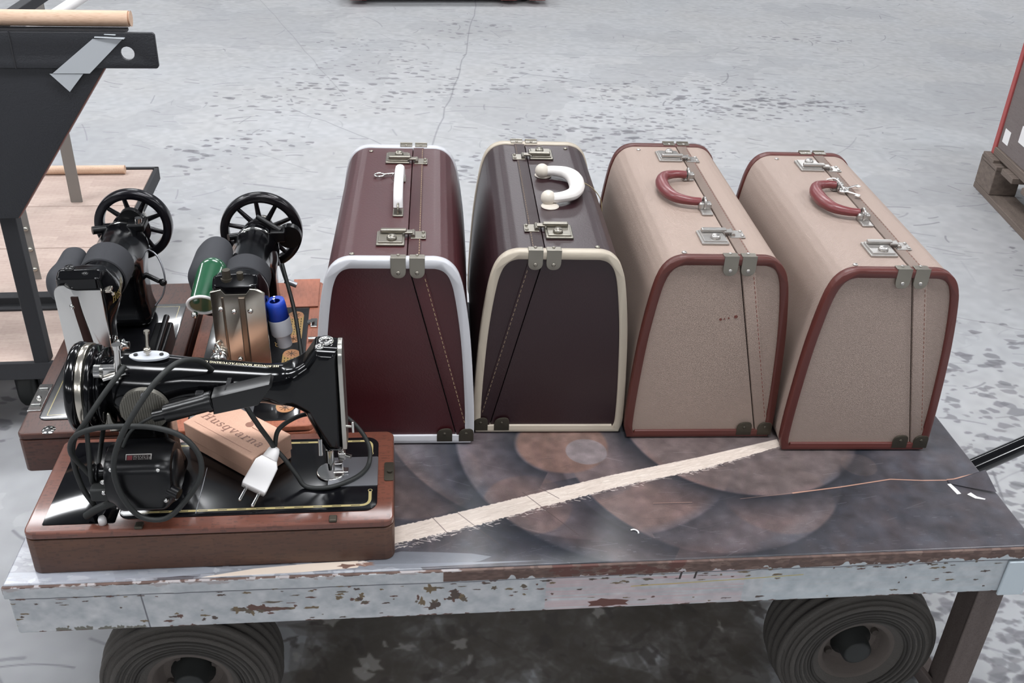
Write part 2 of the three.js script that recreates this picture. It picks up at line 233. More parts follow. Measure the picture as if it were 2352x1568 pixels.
const boardC = canvas(2048, 160, (g, w, h) => {
  pixels(g, w, h, (u, v) => { const n = fbm(u * 4, v * .3, 24, 4), s = fbm(u * .6, v, 32, 3); let c = mixc([156, 160, 164], [188, 189, 191], n * 1.5 - .2); if (u > .5 && u < .7) c = mixc(c, [186, 158, 160], Math.max(0, s * 1.6 - .5)); if (u > .72) c = mixc(c, [170, 188, 196], .4 * s); const edge = u < .4 ? .02 : .1 + .2 * fbm(u * 3, .3, 40, 4) * (u < .62 ? 1.25 : u > .9 ? .7 : 1); if (v < edge + .03 * vnoise(u * 256, 3, 256)) c = mixc([74, 56, 50], [104, 82, 74], vnoise(u * 200, v * 30, 256)); return c; });
  g.strokeStyle = 'rgba(80,80,86,.85)'; g.lineWidth = 2.5; g.beginPath(); g.moveTo(0, 52); for (let x = 0; x <= w; x += 24) g.lineTo(x, 50 + rnd(-1.5, 1.5)); g.stroke();
  g.beginPath(); g.moveTo(244, 46); g.lineTo(250, h); g.stroke();
  const chip = (x, y, rx, ry, c) => { g.fillStyle = c; g.beginPath(); for (let k = 0; k < 16; k++) { const a = k / 16 * 6.283, q = rnd(.45, 1.25); g.lineTo(x + Math.cos(a) * rx * q, y + Math.sin(a) * ry * q); } g.fill(); };
  const cs = ['#5b5145', '#6a5a44', '#4a3e38', '#5a4038'];
  for (const [x, y, rx, ry, n] of [[440, 100, 40, 16, 9], [430, 105, 20, 26, 4], [520, 105, 60, 14, 10], [640, 95, 26, 10, 5], [660, 88, 9, 30, 2], [770, 85, 18, 34, 3], [820, 95, 28, 40, 6], [850, 80, 16, 34, 4], [290, 118, 26, 8, 3], [360, 130, 24, 8, 3], [950, 80, 30, 8, 3]]) for (let i = 0; i < n; i++) chip(x + rnd(-rx, rx), y + rnd(-ry, ry), rnd(3, rx * .35 + 4), rnd(3, ry * .45 + 3), cs[rnd(4) | 0]);
  for (let i = 0; i < 170; i++) chip(rnd(w), rnd() < .5 ? 40 + rnd(30) : rnd(40, h), rnd(2, 14), rnd(1, 4), cs[rnd(4) | 0]);
  for (let x = 80; x < 240; x += 14) chip(x + rnd(8), h - 6, 9, rnd(4, 13), '#69675f');
  for (let x = 0; x < w; x += 9) { const t = x / w; if (rnd() < .35 + .5 * (t > .45)) chip(x, rnd(0, 12 + 30 * (t > .5 && t < .9)), rnd(5, 22), rnd(2, 8), t > .42 ? (rnd() < .5 ? '#54423d' : '#6d5951') : '#a09a9a'); }
  for (let i = 0; i < 60; i++) chip(rnd(.5, .64) * w, rnd(4, 38), rnd(4, 18), rnd(2, 8), '#54332d'); chip(.565 * w, h - 18, 42, 18, '#5d3a33');
  for (let i = 0; i < 70; i++) chip(rnd(w), h - rnd(5), rnd(4, 14), rnd(2, 5), '#5a4038');
  g.strokeStyle = '#b8a44e'; g.lineWidth = 2; g.beginPath(); g.moveTo(.585 * w, 88); g.bezierCurveTo(.62 * w, 84, .68 * w, 82, .76 * w, 72); g.stroke();
  g.strokeStyle = '#2c2626'; g.lineWidth = 4; for (const x of [.635, .65]) { g.beginPath(); g.moveTo(x * w, 34); g.lineTo(x * w - 4, 70); g.stroke(); }
});
const cartTopM = phys({ map: tex(topC), roughness: .38, clearcoat: .3, clearcoatRoughness: .2 }), cartBoardM = std({ map: tex(boardC), roughness: .6 });
const rust = std({ map: tex(woodCanvas([88, 78, 74], [106, 95, 90], [66, 56, 54], 256, 256, 8, 8)), roughness: .7, metalness: .2 });
const tyreM = std({ color: 0x494541, roughness: .85, bumpMap: grainT, bumpScale: .0008 }), hubM = std({ color: 0x6b625c, roughness: .6, metalness: .3, bumpMap: grainT, bumpScale: .001 });
{
  const cart = thing('flatbed_cart', 'worn flatbed hand cart with pale chipped paint edge carrying cases and machines', 'cart', [CART.x, 0, CART.z], CART.yaw);
  const cx = (CX0 + CX1) / 2, cw = CX1 - CX0;
  const tg = at(box(cw, .022, CD, .003), cx, TOP - .011, -CD / 2); mesh('top_board', planar(tg, 'x', 'z', CX0, CX1, 0, -CD), cartTopM, cart);
  const fg = at(box(cw - .004, .07, .022, .004), cx, TOP - .0225 - .035, -.012); mesh('front_board', planar(fg, 'x', 'y', CX0, CX1, TOP - .0925, TOP + .002), cartBoardM, cart);
  const eg = at(box(cw + .002, .021, .006, .002), cx, TOP - .0125, .0005); mesh('edge_strip', planar(eg, 'x', 'y', CX0, CX1, TOP - .0925, TOP), cartBoardM, cart);
  for (const [x, n] of [[CX1 - .012, 'side_board'], [CX0 + .012, 'side_board']]) { const g = at(box(.022, .07, CD - .05, .004), x, TOP - .0575, -CD / 2); mesh(n, planar(g, 'z', 'y', -CD, 0, TOP - .0925, TOP + .002), cartBoardM, cart); }
  { const g = at(box(cw - .06, .07, .022, .004), cx, TOP - .0575, -CD + .014); mesh('back_board', planar(g, 'x', 'y', CX0, CX1, TOP - .0925, TOP + .002), cartBoardM, cart); }
  const pale = std({ color: 0xb6c0c6, roughness: .6 });
  { const x = CX1 - .018, b = merge([at(box(.04, .068, .005, .002), x, TOP - .062, .002), at(box(.005, .068, .05, .002), x + .0185, TOP - .062, -.02)]); mesh('corner_bracket', b, pale, cart); }
  // legs with a foot brace on the open end
  for (const z of [-.035, -CD + .05]) {
    mesh('leg', merge([at(box(.044, .32, .006, .002), CX1 - .034, TOP - .09 - .16, z + .02), at(box(.006, .32, .044, .002), CX1 - .053, TOP - .09 - .16, z)]), rust, cart);
    mesh('brace', bar([CX1 - .04, .04, z - .01], [CX1 - .135, .15, z - .05], .04, .008), rust, cart);
  }
  mesh('leg_stretcher', at(box(.03, .03, CD - .1, .003), CX1 - .03, .03, -CD / 2), rust, cart);
  // wheels
  const tp = [[.062, -.036], [.075, -.046], [.095, -.052], [.110, -.0535], [.116, -.052], [.1145, -.0485], [.118, -.0475], [.1225, -.0475], [.1205, -.044], [.124, -.0425], [.1285, -.0415], [.127, -.038]];
  const crown = []; for (let k = 0; k < 5; k++) { const y = -.036 + k * .0165, r = .137 - Math.abs(k - 2) * .0018; crown.push([r - .0065, y], [r - .001, y + .0015], [r + .0005, y + .006], [r - .001, y + .0105], [r - .0065, y + .0125]); }
  const prof = [...tp, ...crown, ...tp.slice().reverse().map(([r, y]) => [r, -y])];
  const tyreG = lathe(prof, 72); tyreG.rotateX(Math.PI / 2);
  const ringsG = merge([.078, .0835, .091, .0985, .106].map((r) => at(new THREE.TorusGeometry(r, .0026, 6, 64), 0, 0, .0475 + (r - .078) * .2)));
  const rimG = lathe([[.02, .012], [.045, .012], [.052, .02], [.056, .036], [.066, .038], [.066, .034], [.058, .03], [.056, -.034], [.066, -.036], [.02, -.02]], 48); rimG.rotateX(Math.PI / 2);
  const hubG = lathe([[.0001, .046], [.018, .046], [.024, .042], [.026, .02], [.034, .014], [.034, -.02], [.0001, -.02]], 20); hubG.rotateX(Math.PI / 2);
  const boltG = [0, 1, 2, 3].map((k) => at(cyl(.006, .006, .008, 6), .041 * Math.cos(k * 1.57 + .5), .041 * Math.sin(k * 1.57 + .5), .016, Math.PI / 2));
  for (const [x, z, back] of [[.598, -.093, 0], [-.466, -.093, 0], [.598, -CD + .093, 1], [-.466, -CD + .093, 1]]) {
    const wgrp = part('wheel', cart, [x, .1385, z], [0, back ? Math.PI : 0, 0]);
    mesh('tyre', tyreG, tyreM, wgrp); mesh('sidewall_rib', ringsG, tyreM, wgrp); mesh('rim', rimG, hubM, wgrp); mesh('hub', hubG, M.rubber, wgrp); for (const b of boltG) mesh('bolt', b, hubM, wgrp);
  }
  for (const x of [.598, -.466]) { mesh('axle', rod([x, .1385, -.07], [x, .1385, -CD + .07], .013), rust, cart); mesh('axle_beam', at(box(.07, .15, .34, .006), x, .25, -CD / 2), M.dark, cart); }
  for (const z of [-.24, -.54]) mesh('added_shade_beam', at(box(1.2, .1, .05, .004), .066, .275, z), M.dark, cart);  // unseen beams, added to keep light off the floor below
  mesh('added_shade_tray', at(box(.9, .012, .34, .003), .066, .226, -CD / 2), M.dark, cart);  // unseen plate, added to block light under the cart
  // draw bar of black tube
  const hb = part('draw_bar', cart); mesh('bar_tube', rod([.66, TOP - .115, -.218], [1.045, TOP - .085, -.372], .0155, 20), M.black, hb); mesh('end_cap', rod([1.044, TOP - .085, -.3716], [1.052, TOP - .0844, -.375], .0162, 20), M.steel, hb);
  // curled scrap of laminate at the torn corner
  const fl = new THREE.BufferGeometry(), fp = [], fi = []; for (let i = 0; i <= 6; i++) for (let j = 0; j <= 4; j++) { const u = i / 6, v = j / 4; fp.push(.728 + u * .062, TOP + .0012 + .016 * Math.pow(u, 1.6) * (1 - v * .7), -.157 + v * (.012 + .03 * u)); }
  for (let i = 0; i < 6; i++) for (let j = 0; j < 4; j++) { const a = i * 5 + j; fi.push(a, a + 1, a + 6, a, a + 6, a + 5); }
  fl.setAttribute('position', new THREE.Float32BufferAttribute(fp, 3)); fl.setIndex(fi); fl.computeVertexNormals(); planar(fl, 'x', 'z', CX0, CX1, 0, -CD);
  mesh('torn_flap', fl, std({ map: cartTopM.map, roughness: .3, side: THREE.DoubleSide }), cart);
  const wb = (pts) => at(extrude(shapeOf(pts), .0006), 0, 0, 0, -Math.PI / 2); // bare white spots under the tear
  mesh('bare_patch', merge([wb([[.724, .144], [.73, .145], [.7335, .13], [.735, .12], [.728, .119]]), wb([[.744, .118], [.752, .122], [.757, .112], [.768, .106], [.766, .104], [.752, .108]])]).translate(0, TOP + .0003, 0), M.white, cart);
}

// ------------------------------------------------------------------ carrying cases
const sideHalf = [[.1175, 0], [.1215, .012], [.1222, .04], [.1195, .11], [.113, .2], [.1035, .27], [.0985, .292], [.091, .3095], [.079, .3215], [.062, .327], [.03, .327], [0, .327]];
function outline(n = 64) {
  const c = new THREE.CatmullRomCurve3(sideHalf.map(([x, y]) => V(x, y, 0)), false, 'centripetal').getPoints(n), P = c.map((q) => [q.x, Math.min(.327, q.y)]);
  return [...P, ...P.slice(0, -1).reverse().map(([x, y]) => [-x, y])];   // counter-clockwise from the foot on the +x side
}
function offset(P, d) { return P.map((p, i) => { const a = P[(i + P.length - 1) % P.length], b = P[(i + 1) % P.length]; let nx = b[1] - a[1], ny = -(b[0] - a[0]); const l = Math.hypot(nx, ny) || 1; nx /= l; ny /= l; let m = 1; if (p[1] < .001) { nx = Math.sign(p[0]); ny = -1; } return [p[0] + nx * d * m, p[1] + ny * d * m]; }); }
function clip(P, A, B, side, gap) { // keep the part left (+1) or right (-1) of the line A -> B
  const nx = -(B[1] - A[1]), ny = B[0] - A[0], l = Math.hypot(nx, ny), f = (p) => side * ((p[0] - A[0]) * nx + (p[1] - A[1]) * ny) / l - gap, R = [];
  P.forEach((p, i) => { const q = P[(i + 1) % P.length], a = f(p), b = f(q); if (a >= 0) R.push(p); if (a * b < 0) { const t = a / (a - b); R.push([p[0] + (q[0] - p[0]) * t, p[1] + (q[1] - p[1]) * t]); } }); return R;
}
const OUT = outline(), SA = [.021, .327], SB = [.0985, 0];
function caseMats(body, rim, o = {}) { return { body: phys({ color: body, roughness: o.rough ?? .5, bumpMap: o.bump ?? grainT, bumpScale: o.bs ?? .0005, clearcoat: o.coat ?? 0, clearcoatRoughness: .35 }), rim: std({ color: rim, roughness: o.rimRough ?? .42 }), metal: o.metal ?? M.zinc, foot: o.foot ?? M.tarnish, thread: std({ color: o.thread ?? 0xa98f6a, roughness: .8 }) }; }
const CH = .327;
function sewingCase(label, pos, yaw, L, m, o) {
  const t = thing('sewing_machine_case', label, 'case', pos, yaw, 'portable machine cases in a row on the cart'), mx = o.mirror ? -1 : 1;
  const flip = (P) => (mx > 0 ? P : P.map(([x, y]) => [-x, y]).reverse()), ex = (P, d, bev = 0) => extrude(shapeOf(flip(P)), d, bev, 8, .45), X = (x) => x * mx;
  const bp = clip(OUT, SA, SB, -1, .0009), lp = clip(OUT, SA, SB, 1, .0009);
  mesh('body_shell', ex(bp, L).translate(0, 0, -L), m.body, t); mesh('lid_shell', ex(lp, L).translate(0, 0, -L), m.body, t);
  mesh('inner_tray', ex(offset(OUT, -.006), L - .012).translate(0, 0, -L + .006), M.dark, t);
  // piping round the front and back faces
  const ring = (d) => { const s = shapeOf(flip(offset(OUT, .0022))); const inr = flip(offset(OUT, -(o.rimWidth ?? .0125))); s.holes.push(new THREE.Path(inr.map((p) => new THREE.Vector2(...p)))); const g = extrude(s, .0125, .0018, 6, .9); g.translate(0, 0, d); return g; };
  mesh('front_binding', ring(-.0095), m.rim, t); mesh('back_binding', ring(-L - .003), m.rim, t);
  // covering strip along the lid edge with its stitching
  const u = [SB[0] - SA[0], SB[1] - SA[1]], ul = Math.hypot(...u), ux = u[0] / ul, uy = u[1] / ul, nx = -uy, ny = ux, P = (s, w) => [SA[0] + ux * s + nx * w, SA[1] + uy * s + ny * w];
  mesh('lid_strip', ex([P(.006, .0015), P(ul - .004, .0015), P(ul - .004, .0215), P(.012, .0215)].reverse(), .0016, .0005), m.body, t);
  mesh('top_strip', at(box(.019, .0016, L - .02, .0006), X(.0315), CH + .0006, -L / 2), m.body, t);
  const st = []; for (let s = .035; s < ul - .03; s += .0085) { const [a, b] = P(s, .0187), [c, d] = P(s + .0052, .0187); st.push(bar([X(a), b, .0021], [X(c), d, .0021], .0007, .0009, .0003)); }
  for (let z = -.02; z > -L + .02; z -= .009) st.push(at(box(.0008, .0006, .0055, .0002), X(.0385), CH + .0016, z));
  const sm = mesh('stitching', merge(st), m.thread, t); sm.userData.kind = 'stuff';
  // clips beside the split, top front and back, each with two rivets
  for (const [x, w] of [[.0082, .0225], [.0358, .0225]]) for (const bz of [0, -L]) {
    const s = new THREE.Shape(); s.moveTo(-w / 2, .012); s.lineTo(-w / 2, -.008); s.quadraticCurveTo(-w / 2, -.021, 0, -.021); s.quadraticCurveTo(w / 2, -.021, w / 2, -.008); s.lineTo(w / 2, .012);
    const f = extrude(s, .0016, .0005), sg = bz ? -1 : 1, g = part('clip', t, [X(x), CH - .0065, bz ? -L - .0065 : .0033]);
    mesh('plate', merge([at(f, 0, 0, bz ? .0 : 0), at(box(w, .0022, .016, .0008), 0, .0095, -sg * .006 + (bz ? .002 : 0))]), m.clip ?? aged, g);
    mesh('rivet', new THREE.SphereGeometry(.0032, 12, 8).scale(1, 1, .6), m.metal, g, [0, -.0125, bz ? -.0005 : .002]); mesh('rivet', new THREE.SphereGeometry(.0026, 12, 8).scale(1, .6, 1), m.metal, g, [0, .011, -sg * .011 + (bz ? .002 : 0)]);
  }
  // foot brackets at the split
  for (const [x, w] of [[.077, .025], [.112, .024]]) {
    const s = new THREE.Shape(); s.moveTo(-w / 2, -.012); s.lineTo(w / 2, -.012); s.lineTo(w / 2, .004); s.quadraticCurveTo(w / 2, .013, w / 6, .013); s.quadraticCurveTo(-w / 2, .013, -w / 2, 0);
    const g = part('foot_bracket', t, [X(x), .0135, .0034]); mesh('plate', extrude(s, .0016, .0005), m.foot, g); mesh('rivet', new THREE.SphereGeometry(.0028, 10, 8).scale(1, 1, .6), m.foot, g, [0, .003, .002]);
  }
  // studs on the top
  for (const [x, z] of [[-.06, -.018], [-.055, -L + .03]]) mesh('stud', new THREE.SphereGeometry(.004, 14, 8).scale(1, .5, 1), m.metal, t, [X(x), CH + .0008, z]);
  // two latches
  for (const [z, s] of [[-.068, 1], [-L + .068, -1]]) {
    const g = part('latch', t, [X(-.005), CH, z]);
    mesh('plate', merge([at(box(.043, .0045, .048, .0018), 0, .002, 0), at(box(.036, .003, .041, .001), 0, .005, 0)]), m.metal, g);
    mesh('knob', lathe([[.0001, .007], [.0055, .0065], [.0075, .003], [.008, 0], [.0001, 0]], 24), m.metal, g, [X(.002), .006, s * .009]);
    mesh('lever', merge([at(box(.040, .006, .0085, .0022), X(.004), .0095, -s * .0135), at(box(.014, .004, .011, .0015), X(.027), .007, -s * .0135)]), m.metal, g);
    mesh('hasp', merge([at(box(.0235, .002, .026, .0008), X(.0415), .0018, -s * .0135), rod([X(.034), .0045, -s * .0135 - .01], [X(.034), .0045, -s * .0135 + .01], .003, 10), at(new THREE.SphereGeometry(.0028, 10, 8), X(.049), .003, -s * .0135 - .008), at(new THREE.SphereGeometry(.0028, 10, 8), X(.049), .003, -s * .0135 + .008)]), m.metal, g);
  }
  // carrying handle
  const hc = -L / 2 - .002, hg = part('handle', t, [X(o.hx ?? -.008), CH, hc]);
  if (o.handle === 'upright') {
    const pts = [[0, .008, .067], [0, .022, .062], [0, .033, .04], [0, .036, 0], [0, .033, -.04], [0, .022, -.062], [0, .008, -.067]];
    const gr = tube(pts, .0062, 40, 12); gr.scale(1.25, 1, 1); mesh('grip', gr, m.grip ?? M.white, hg);
    for (const s of [-1, 1]) { mesh('mount', merge([at(box(.017, .003, .03, .0014), 0, .0015, s * .072), at(new THREE.TorusGeometry(.0085, .0018, 8, 20), 0, .008, s * .072, 0, Math.PI / 2)]), m.metal, hg); }
  } else {
    // grip laid over on its side
    const s = o.handle === 'plastic' ? 1 : 1, r = o.gripR ?? .0085, d = X(o.lay ?? -.045);
    const pts = [[0, .012, .06], [d * .35, .013, .059], [d * .78, .014, .048], [d, .0145, .025], [d * 1.05, .0145, 0], [d, .0145, -.025], [d * .78, .014, -.048], [d * .35, .013, -.059], [0, .012, -.06]];
    const gg = tube(pts, r, 56, 14), gp = gg.attributes.position, cv = new THREE.CatmullRomCurve3(pts.map((p) => V(...p)), false, 'centripetal');
    for (let i = 0; i <= 56; i++) { const c = cv.getPointAt(i / 56), k = .8 + .5 * Math.sin(Math.PI * i / 56) ** 2; for (let j = 0; j <= 14; j++) { const n = i * 15 + j, v = V(gp.getX(n), gp.getY(n), gp.getZ(n)).sub(c).multiplyScalar(k).add(c); gp.setXYZ(n, v.x, Math.max(v.y, .0015), v.z); } } gg.computeVertexNormals();
    mesh('grip', gg, m.grip, hg);
    for (const q of [-1, 1]) {
      if (o.handle === 'plastic') { mesh('mount', merge([at(new THREE.SphereGeometry(.0125, 20, 14), -d * .06, .0125, q * .06), at(lathe([[.0001, .005], [.012, .004], [.015, .0015], [.015, 0], [.0001, 0]], 24), 0, 0, q * .068)]), m.grip2 ?? m.metal, hg); }
      else mesh('mount', merge([at(new THREE.TorusGeometry(.0095, .0024, 8, 20), -d * .1, .011, q * .065, 0, Math.PI / 2), at(box(.022, .012, .013, .004), -d * .12, .008, q * .066), at(box(.019, .004, .034, .0019), -d * .12, .002, q * .075)]), m.metal, hg);
    }
  }
  return t;
}
const caseAt = (x, z) => [x, TOP + .0048, z];
const plated = std({ color: 0xaeaaa6, metalness: .8, roughness: .3 });
const aged = std({ color: 0x8b867c, metalness: .9, roughness: .32 });
const cA = caseMats(0x3f1318, 0xbdbdc1, { rough: .4, coat: .12, bs: .00018, thread: 0xb09a78, metal: aged });
const cB = caseMats(0x240c12, 0xb2a797, { rough: .4, coat: .15, bs: .00018, thread: 0x8d7a62, metal: aged }); cB.grip = std({ color: 0xe2ddd9, roughness: .35 }); cB.grip2 = std({ color: 0xc9c0b4, roughness: .4 });
const cC = caseMats(0x9c897e, 0x50251f, { rough: .6, bump: weaveT, bs: .0009, thread: 0x7a3d33, metal: plated }); cC.grip = phys({ color: 0x6d2b2d, roughness: .4, clearcoat: .4, clearcoatRoughness: .3 });
const cD = caseMats(0x9a887e, 0x552722, { rough: .62, bump: weaveT, bs: .0009, thread: 0x7a4a3d, metal: plated }); cD.grip = cC.grip;
const case1 = sewingCase('maroon case with white binding and upright white handle, beside the machines', caseAt(-.1795, -1.3035), .0883, .474, cA, { handle: 'upright', hx: .003, rimWidth: .0125 });
const case2 = sewingCase('darkest maroon case with cream binding and folded white plastic handle', caseAt(.0653, -1.354), .081, .474, cB, { handle: 'plastic', mirror: true, hx: -.001, lay: -.048, gripR: .0105, rimWidth: .0105 });
const case3 = sewingCase('beige case with red-brown binding standing against the dark maroon case', caseAt(.3162, -1.3592), .0833, .49, cC, { handle: 'leather', hx: .002, lay: -.05, rimWidth: .0105 });
const case4 = sewingCase('beige case at the end of the row with a key tied to its handle', caseAt(.5714, -1.3425), .0752, .49, cD, { handle: 'leather', hx: .004, lay: -.047, rimWidth: .0105 });
mesh('stain_mark', merge([[.031, .226, .0028], [.0075, .221, .0022], [.02, .2235, .0014], [.0135, .222, .0012]].map(([x, y, r]) => at(cyl(r, r, .0004, 9), x, y, .0003, Math.PI / 2))), std({ color: 0x6a3a32, roughness: .8 }), case3).userData.kind = 'stuff';
{ // keys on the handles
  const keyG = merge([at(new THREE.TorusGeometry(.008, .0018, 8, 20), 0, 0, 0, Math.PI / 2), rod([.008, 0, 0], [.034, 0, 0], .0018, 8), at(box(.008, .002, .007, .0006), .031, 0, .004)]);
  mesh('key', keyG, M.chrome, case1, [-.034, CH + .004, -.32], [0, .3, 0]); mesh('key_ring', new THREE.TorusGeometry(.009, .0009, 6, 24), M.chrome, case1, [-.004, CH + .010, -.3], [.3, .5, 0]);
  mesh('key', keyG, M.chrome, case4, [.018, CH + .006, -.302], [0, .45, .05]); mesh('key', keyG, M.chrome, case4, [.016, CH + .005, -.298], [0, -.9, .05]); mesh('key_string', tube([[-.012, CH + .02, -.31], [.0, CH + .024, -.306], [.014, CH + .012, -.302], [.018, CH + .006, -.3]], .0012, 16, 6), M.white, case4);
  mesh('tie_string', tube([[.05, CH + .022, -.245], [.064, CH + .012, -.25], [.082, CH - .001, -.256], [.0975, CH - .02, -.258], [.1035, CH - .045, -.259]], .0009, 24, 6), std({ color: 0x9a8a6a, roughness: .8 }), case2);
}

// ------------------------------------------------------------------ sewing machines
const baseWood = (a, b, c, coat = 0) => phys({ map: tex(woodCanvas(a, b, c), [2.2, 2.2]), roughness: .42, clearcoat: coat, clearcoatRoughness: .12 });
const woodA = baseWood([98, 54, 42], [116, 68, 52], [66, 38, 30], .5), woodAside = baseWood([76, 50, 38], [92, 62, 46], [58, 38, 30]), woodB = baseWood([66, 38, 30], [86, 50, 38], [40, 24, 20]), woodC = baseWood([164, 98, 74], [182, 112, 86], [138, 80, 60]);
// a wooden machine base: length along x, depth along z, centre at the origin, top at h
function woodenBase(t, w, d, h, mSide, mTop, x = 0, z = 0, r = .014) {
  const b = part('wooden_base', t, [x, 0, z]);
  mesh('plinth', slab(w, d, h - .0125, r, .002), mSide, b); mesh('recess', at(slab(w - .005, d - .005, .004, r, .001), 0, h - .0145, 0), M.dark, b); mesh('rim', at(slab(w, d, .0115, r, .0035), 0, h - .0115, 0), mTop, b);
  return b;
}
function bedDecal(w, h, kind) {
  return tex(canvas(w, h, (g) => {
    g.fillStyle = '#0d0d10'; g.fillRect(0, 0, w, h); const gold = '#a99a6c';
    if (kind === 'bars') {
      g.strokeStyle = gold; g.lineWidth = 13; const m = 30, r = 40; g.beginPath(); g.moveTo(m + r, m); g.lineTo(w - m - r, m); g.quadraticCurveTo(w - m, m, w - m, m + r); g.lineTo(w - m, m + 85); g.moveTo(w - m, h - m - 85); g.lineTo(w - m, h - m - r); g.quadraticCurveTo(w - m, h - m, w - m - r, h - m); g.lineTo(m + r, h - m); g.stroke();
      g.strokeStyle = '#0d0d10'; g.lineWidth = 3; g.setLineDash([36, 40]); g.beginPath(); g.moveTo(m + r, m); g.lineTo(w - m - r, m); g.moveTo(w - m - r, h - m); g.lineTo(m + r, h - m); g.stroke(); g.setLineDash([]);
      g.strokeStyle = gold; g.lineWidth = 3; for (const y of [m + 92, h - m - 92]) { g.beginPath(); g.arc(w - m, y, 8, 0, 7); g.stroke(); }
    } else if (kind === 'line') { g.strokeStyle = '#8d8152'; g.lineWidth = 5; g.strokeRect(34, 34, w - 68, h - 68); } else {
      for (const [y0, s] of [[h - 118, 1], [26, -1]]) {
        for (const [x0, x1] of [[90, 330], [470, 730], [800, 930]]) {
          g.fillStyle = '#b5935a'; g.fillRect(x0, y0, x1 - x0, 84); g.fillStyle = '#2a2016'; for (let k = 0; k < 5; k++) for (let x = x0 + 8; x < x1 - 8; x += 26) g.fillRect(x, y0 + 10 + k * 15, 15, 3.5);
          for (const xe of [x0, x1]) { g.fillStyle = '#c08a62'; g.beginPath(); g.arc(xe, y0 + 42, 40, 0, 7); g.fill(); g.strokeStyle = '#5a3a22'; g.lineWidth = 4; g.beginPath(); for (let k = 0; k < 8; k++) { g.moveTo(xe, y0 + 42); g.lineTo(xe + 26 * Math.cos(k * .785), y0 + 42 + 26 * Math.sin(k * .785)); } g.stroke(); }
        }
        g.strokeStyle = '#b5935a'; g.lineWidth = 3; for (let k = 0; k < 14; k++) { const x = 340 + k * 9 + (k > 6 ? 340 : 0), y = y0 + 42 - s * (46 + (k % 3) * 10); g.beginPath(); g.arc(x, y, 12 + (k % 4) * 4, rnd(6), rnd(6) + 4); g.stroke(); }
      }
      g.strokeStyle = '#c3a366'; g.lineWidth = 4; for (let k = 0; k < 4; k++) { g.beginPath(); g.ellipse(w * .74 + k * 24, h * .60, 20, 70 - 6 * Math.abs(k - 1.5), .25, 0, 7); g.stroke(); }
    }
  }));
}
function lettering(w, h, text, font, color, o = {}) { return tex(canvas(w, h, (g) => { g.clearRect(0, 0, w, h); g.fillStyle = color; g.font = font; g.textAlign = 'center'; g.textBaseline = 'middle'; if (o.outline) { g.strokeStyle = color; g.lineWidth = 2; } g.save(); g.translate(w / 2, h / 2); if (o.squeeze) g.scale(o.squeeze, 1); g.fillText(text, 0, 0); g.restore(); })); }
const printM = (t) => std({ map: t, transparent: true, alphaTest: .3, roughness: .45, side: THREE.DoubleSide });
function casting(o) {
  const P = o.head, A = o.arm, pl = o.pillar;
  return (x, y, z) => {
    let d = sdCone(x, y, z * (o.armZ ?? 1), A[0], A[1]);
    d = smin(d, sdBox(x - pl[0], y - pl[2] / 2, z, pl[1] + .012 * Math.max(0, 1 - y / .05) ** 2, pl[2] / 2, pl[3] + .01 * Math.max(0, 1 - y / .05) ** 2, .022), .04);
    d = smin(d, sdPrism(x, y, z, P, o.hz, o.round ?? .008), .03);
    if (o.tail) d = smin(d, sdCone(x, y, z, o.tail[0], o.tail[1]), .015);
    return Math.max(d, .0005 - y);
  };
}
const topOf = (f, x, z) => { let y = .3; for (let k = 0; k < 200; k++) { const d = f(x, y, z); if (d < 1e-4) break; y -= d * .8; } return y; };
function spokedWheel(t, R, n, mRim, pos, ph = 0) {
  const g = part('handwheel', t, pos), q = [];
  for (let k = 0; k <= 20; k++) { const a = k / 20 * Math.PI * 2; const c = Math.cos(a), n = Math.sin(a); q.push([R - .008 + .008 * Math.sign(c) * Math.sqrt(Math.abs(c)), .0115 * Math.sign(n) * Math.sqrt(Math.abs(n))]); }
  mesh('rim', at(lathe(q, 72), 0, 0, 0, 0, 0, Math.PI / 2), mRim, g);
  mesh('hub', at(lathe([[.0001, .022], [.014, .022], [.02, .018], [.022, .006], [.026, 0], [.026, -.016], [.033, -.02], [.033, -.03], [.0001, -.03]], 40), 0, 0, 0, 0, 0, Math.PI / 2), mRim, g);
  const sg = rod([0, .02, 0], [0, R - .011, 0], .0052, 10, .0036); for (let k = 0; k < n; k++) mesh('spoke', sg, mRim, g, null, [ph + k / n * 6.2832, 0, 0]);
  mesh('clutch_knob', at(lathe([[.0001, -.03], [.016, -.03], [.017, -.022], [.017, -.016], [.0001, -.016]], 32), -.004, 0, 0, 0, 0, -Math.PI / 2), M.nickel, g); return g;
}
function beltPath(c0, r0, c1, r1, x) { // closed loop round two pulleys in a plane of constant x; c = [y, z]
  const a = Math.atan2(c1[0] - c0[0], c1[1] - c0[1]), l = Math.hypot(c1[0] - c0[0], c1[1] - c0[1]), b = Math.acos((r0 - r1) / l), P = [];
  for (let k = 0; k <= 14; k++) { const q = a + b + (6.2832 - 2 * b) * k / 14; P.push([x, c0[0] + r0 * Math.sin(q), c0[1] + r0 * Math.cos(q)]); }
  for (let k = 0; k <= 8; k++) { const q = a - b + 2 * b * k / 8; P.push([x, c1[0] + r1 * Math.sin(q), c1[1] + r1 * Math.cos(q)]); } return P;
}
const AYAW = .12155, aged2 = std({ color: 0x77746c, metalness: .6, roughness: .45 });
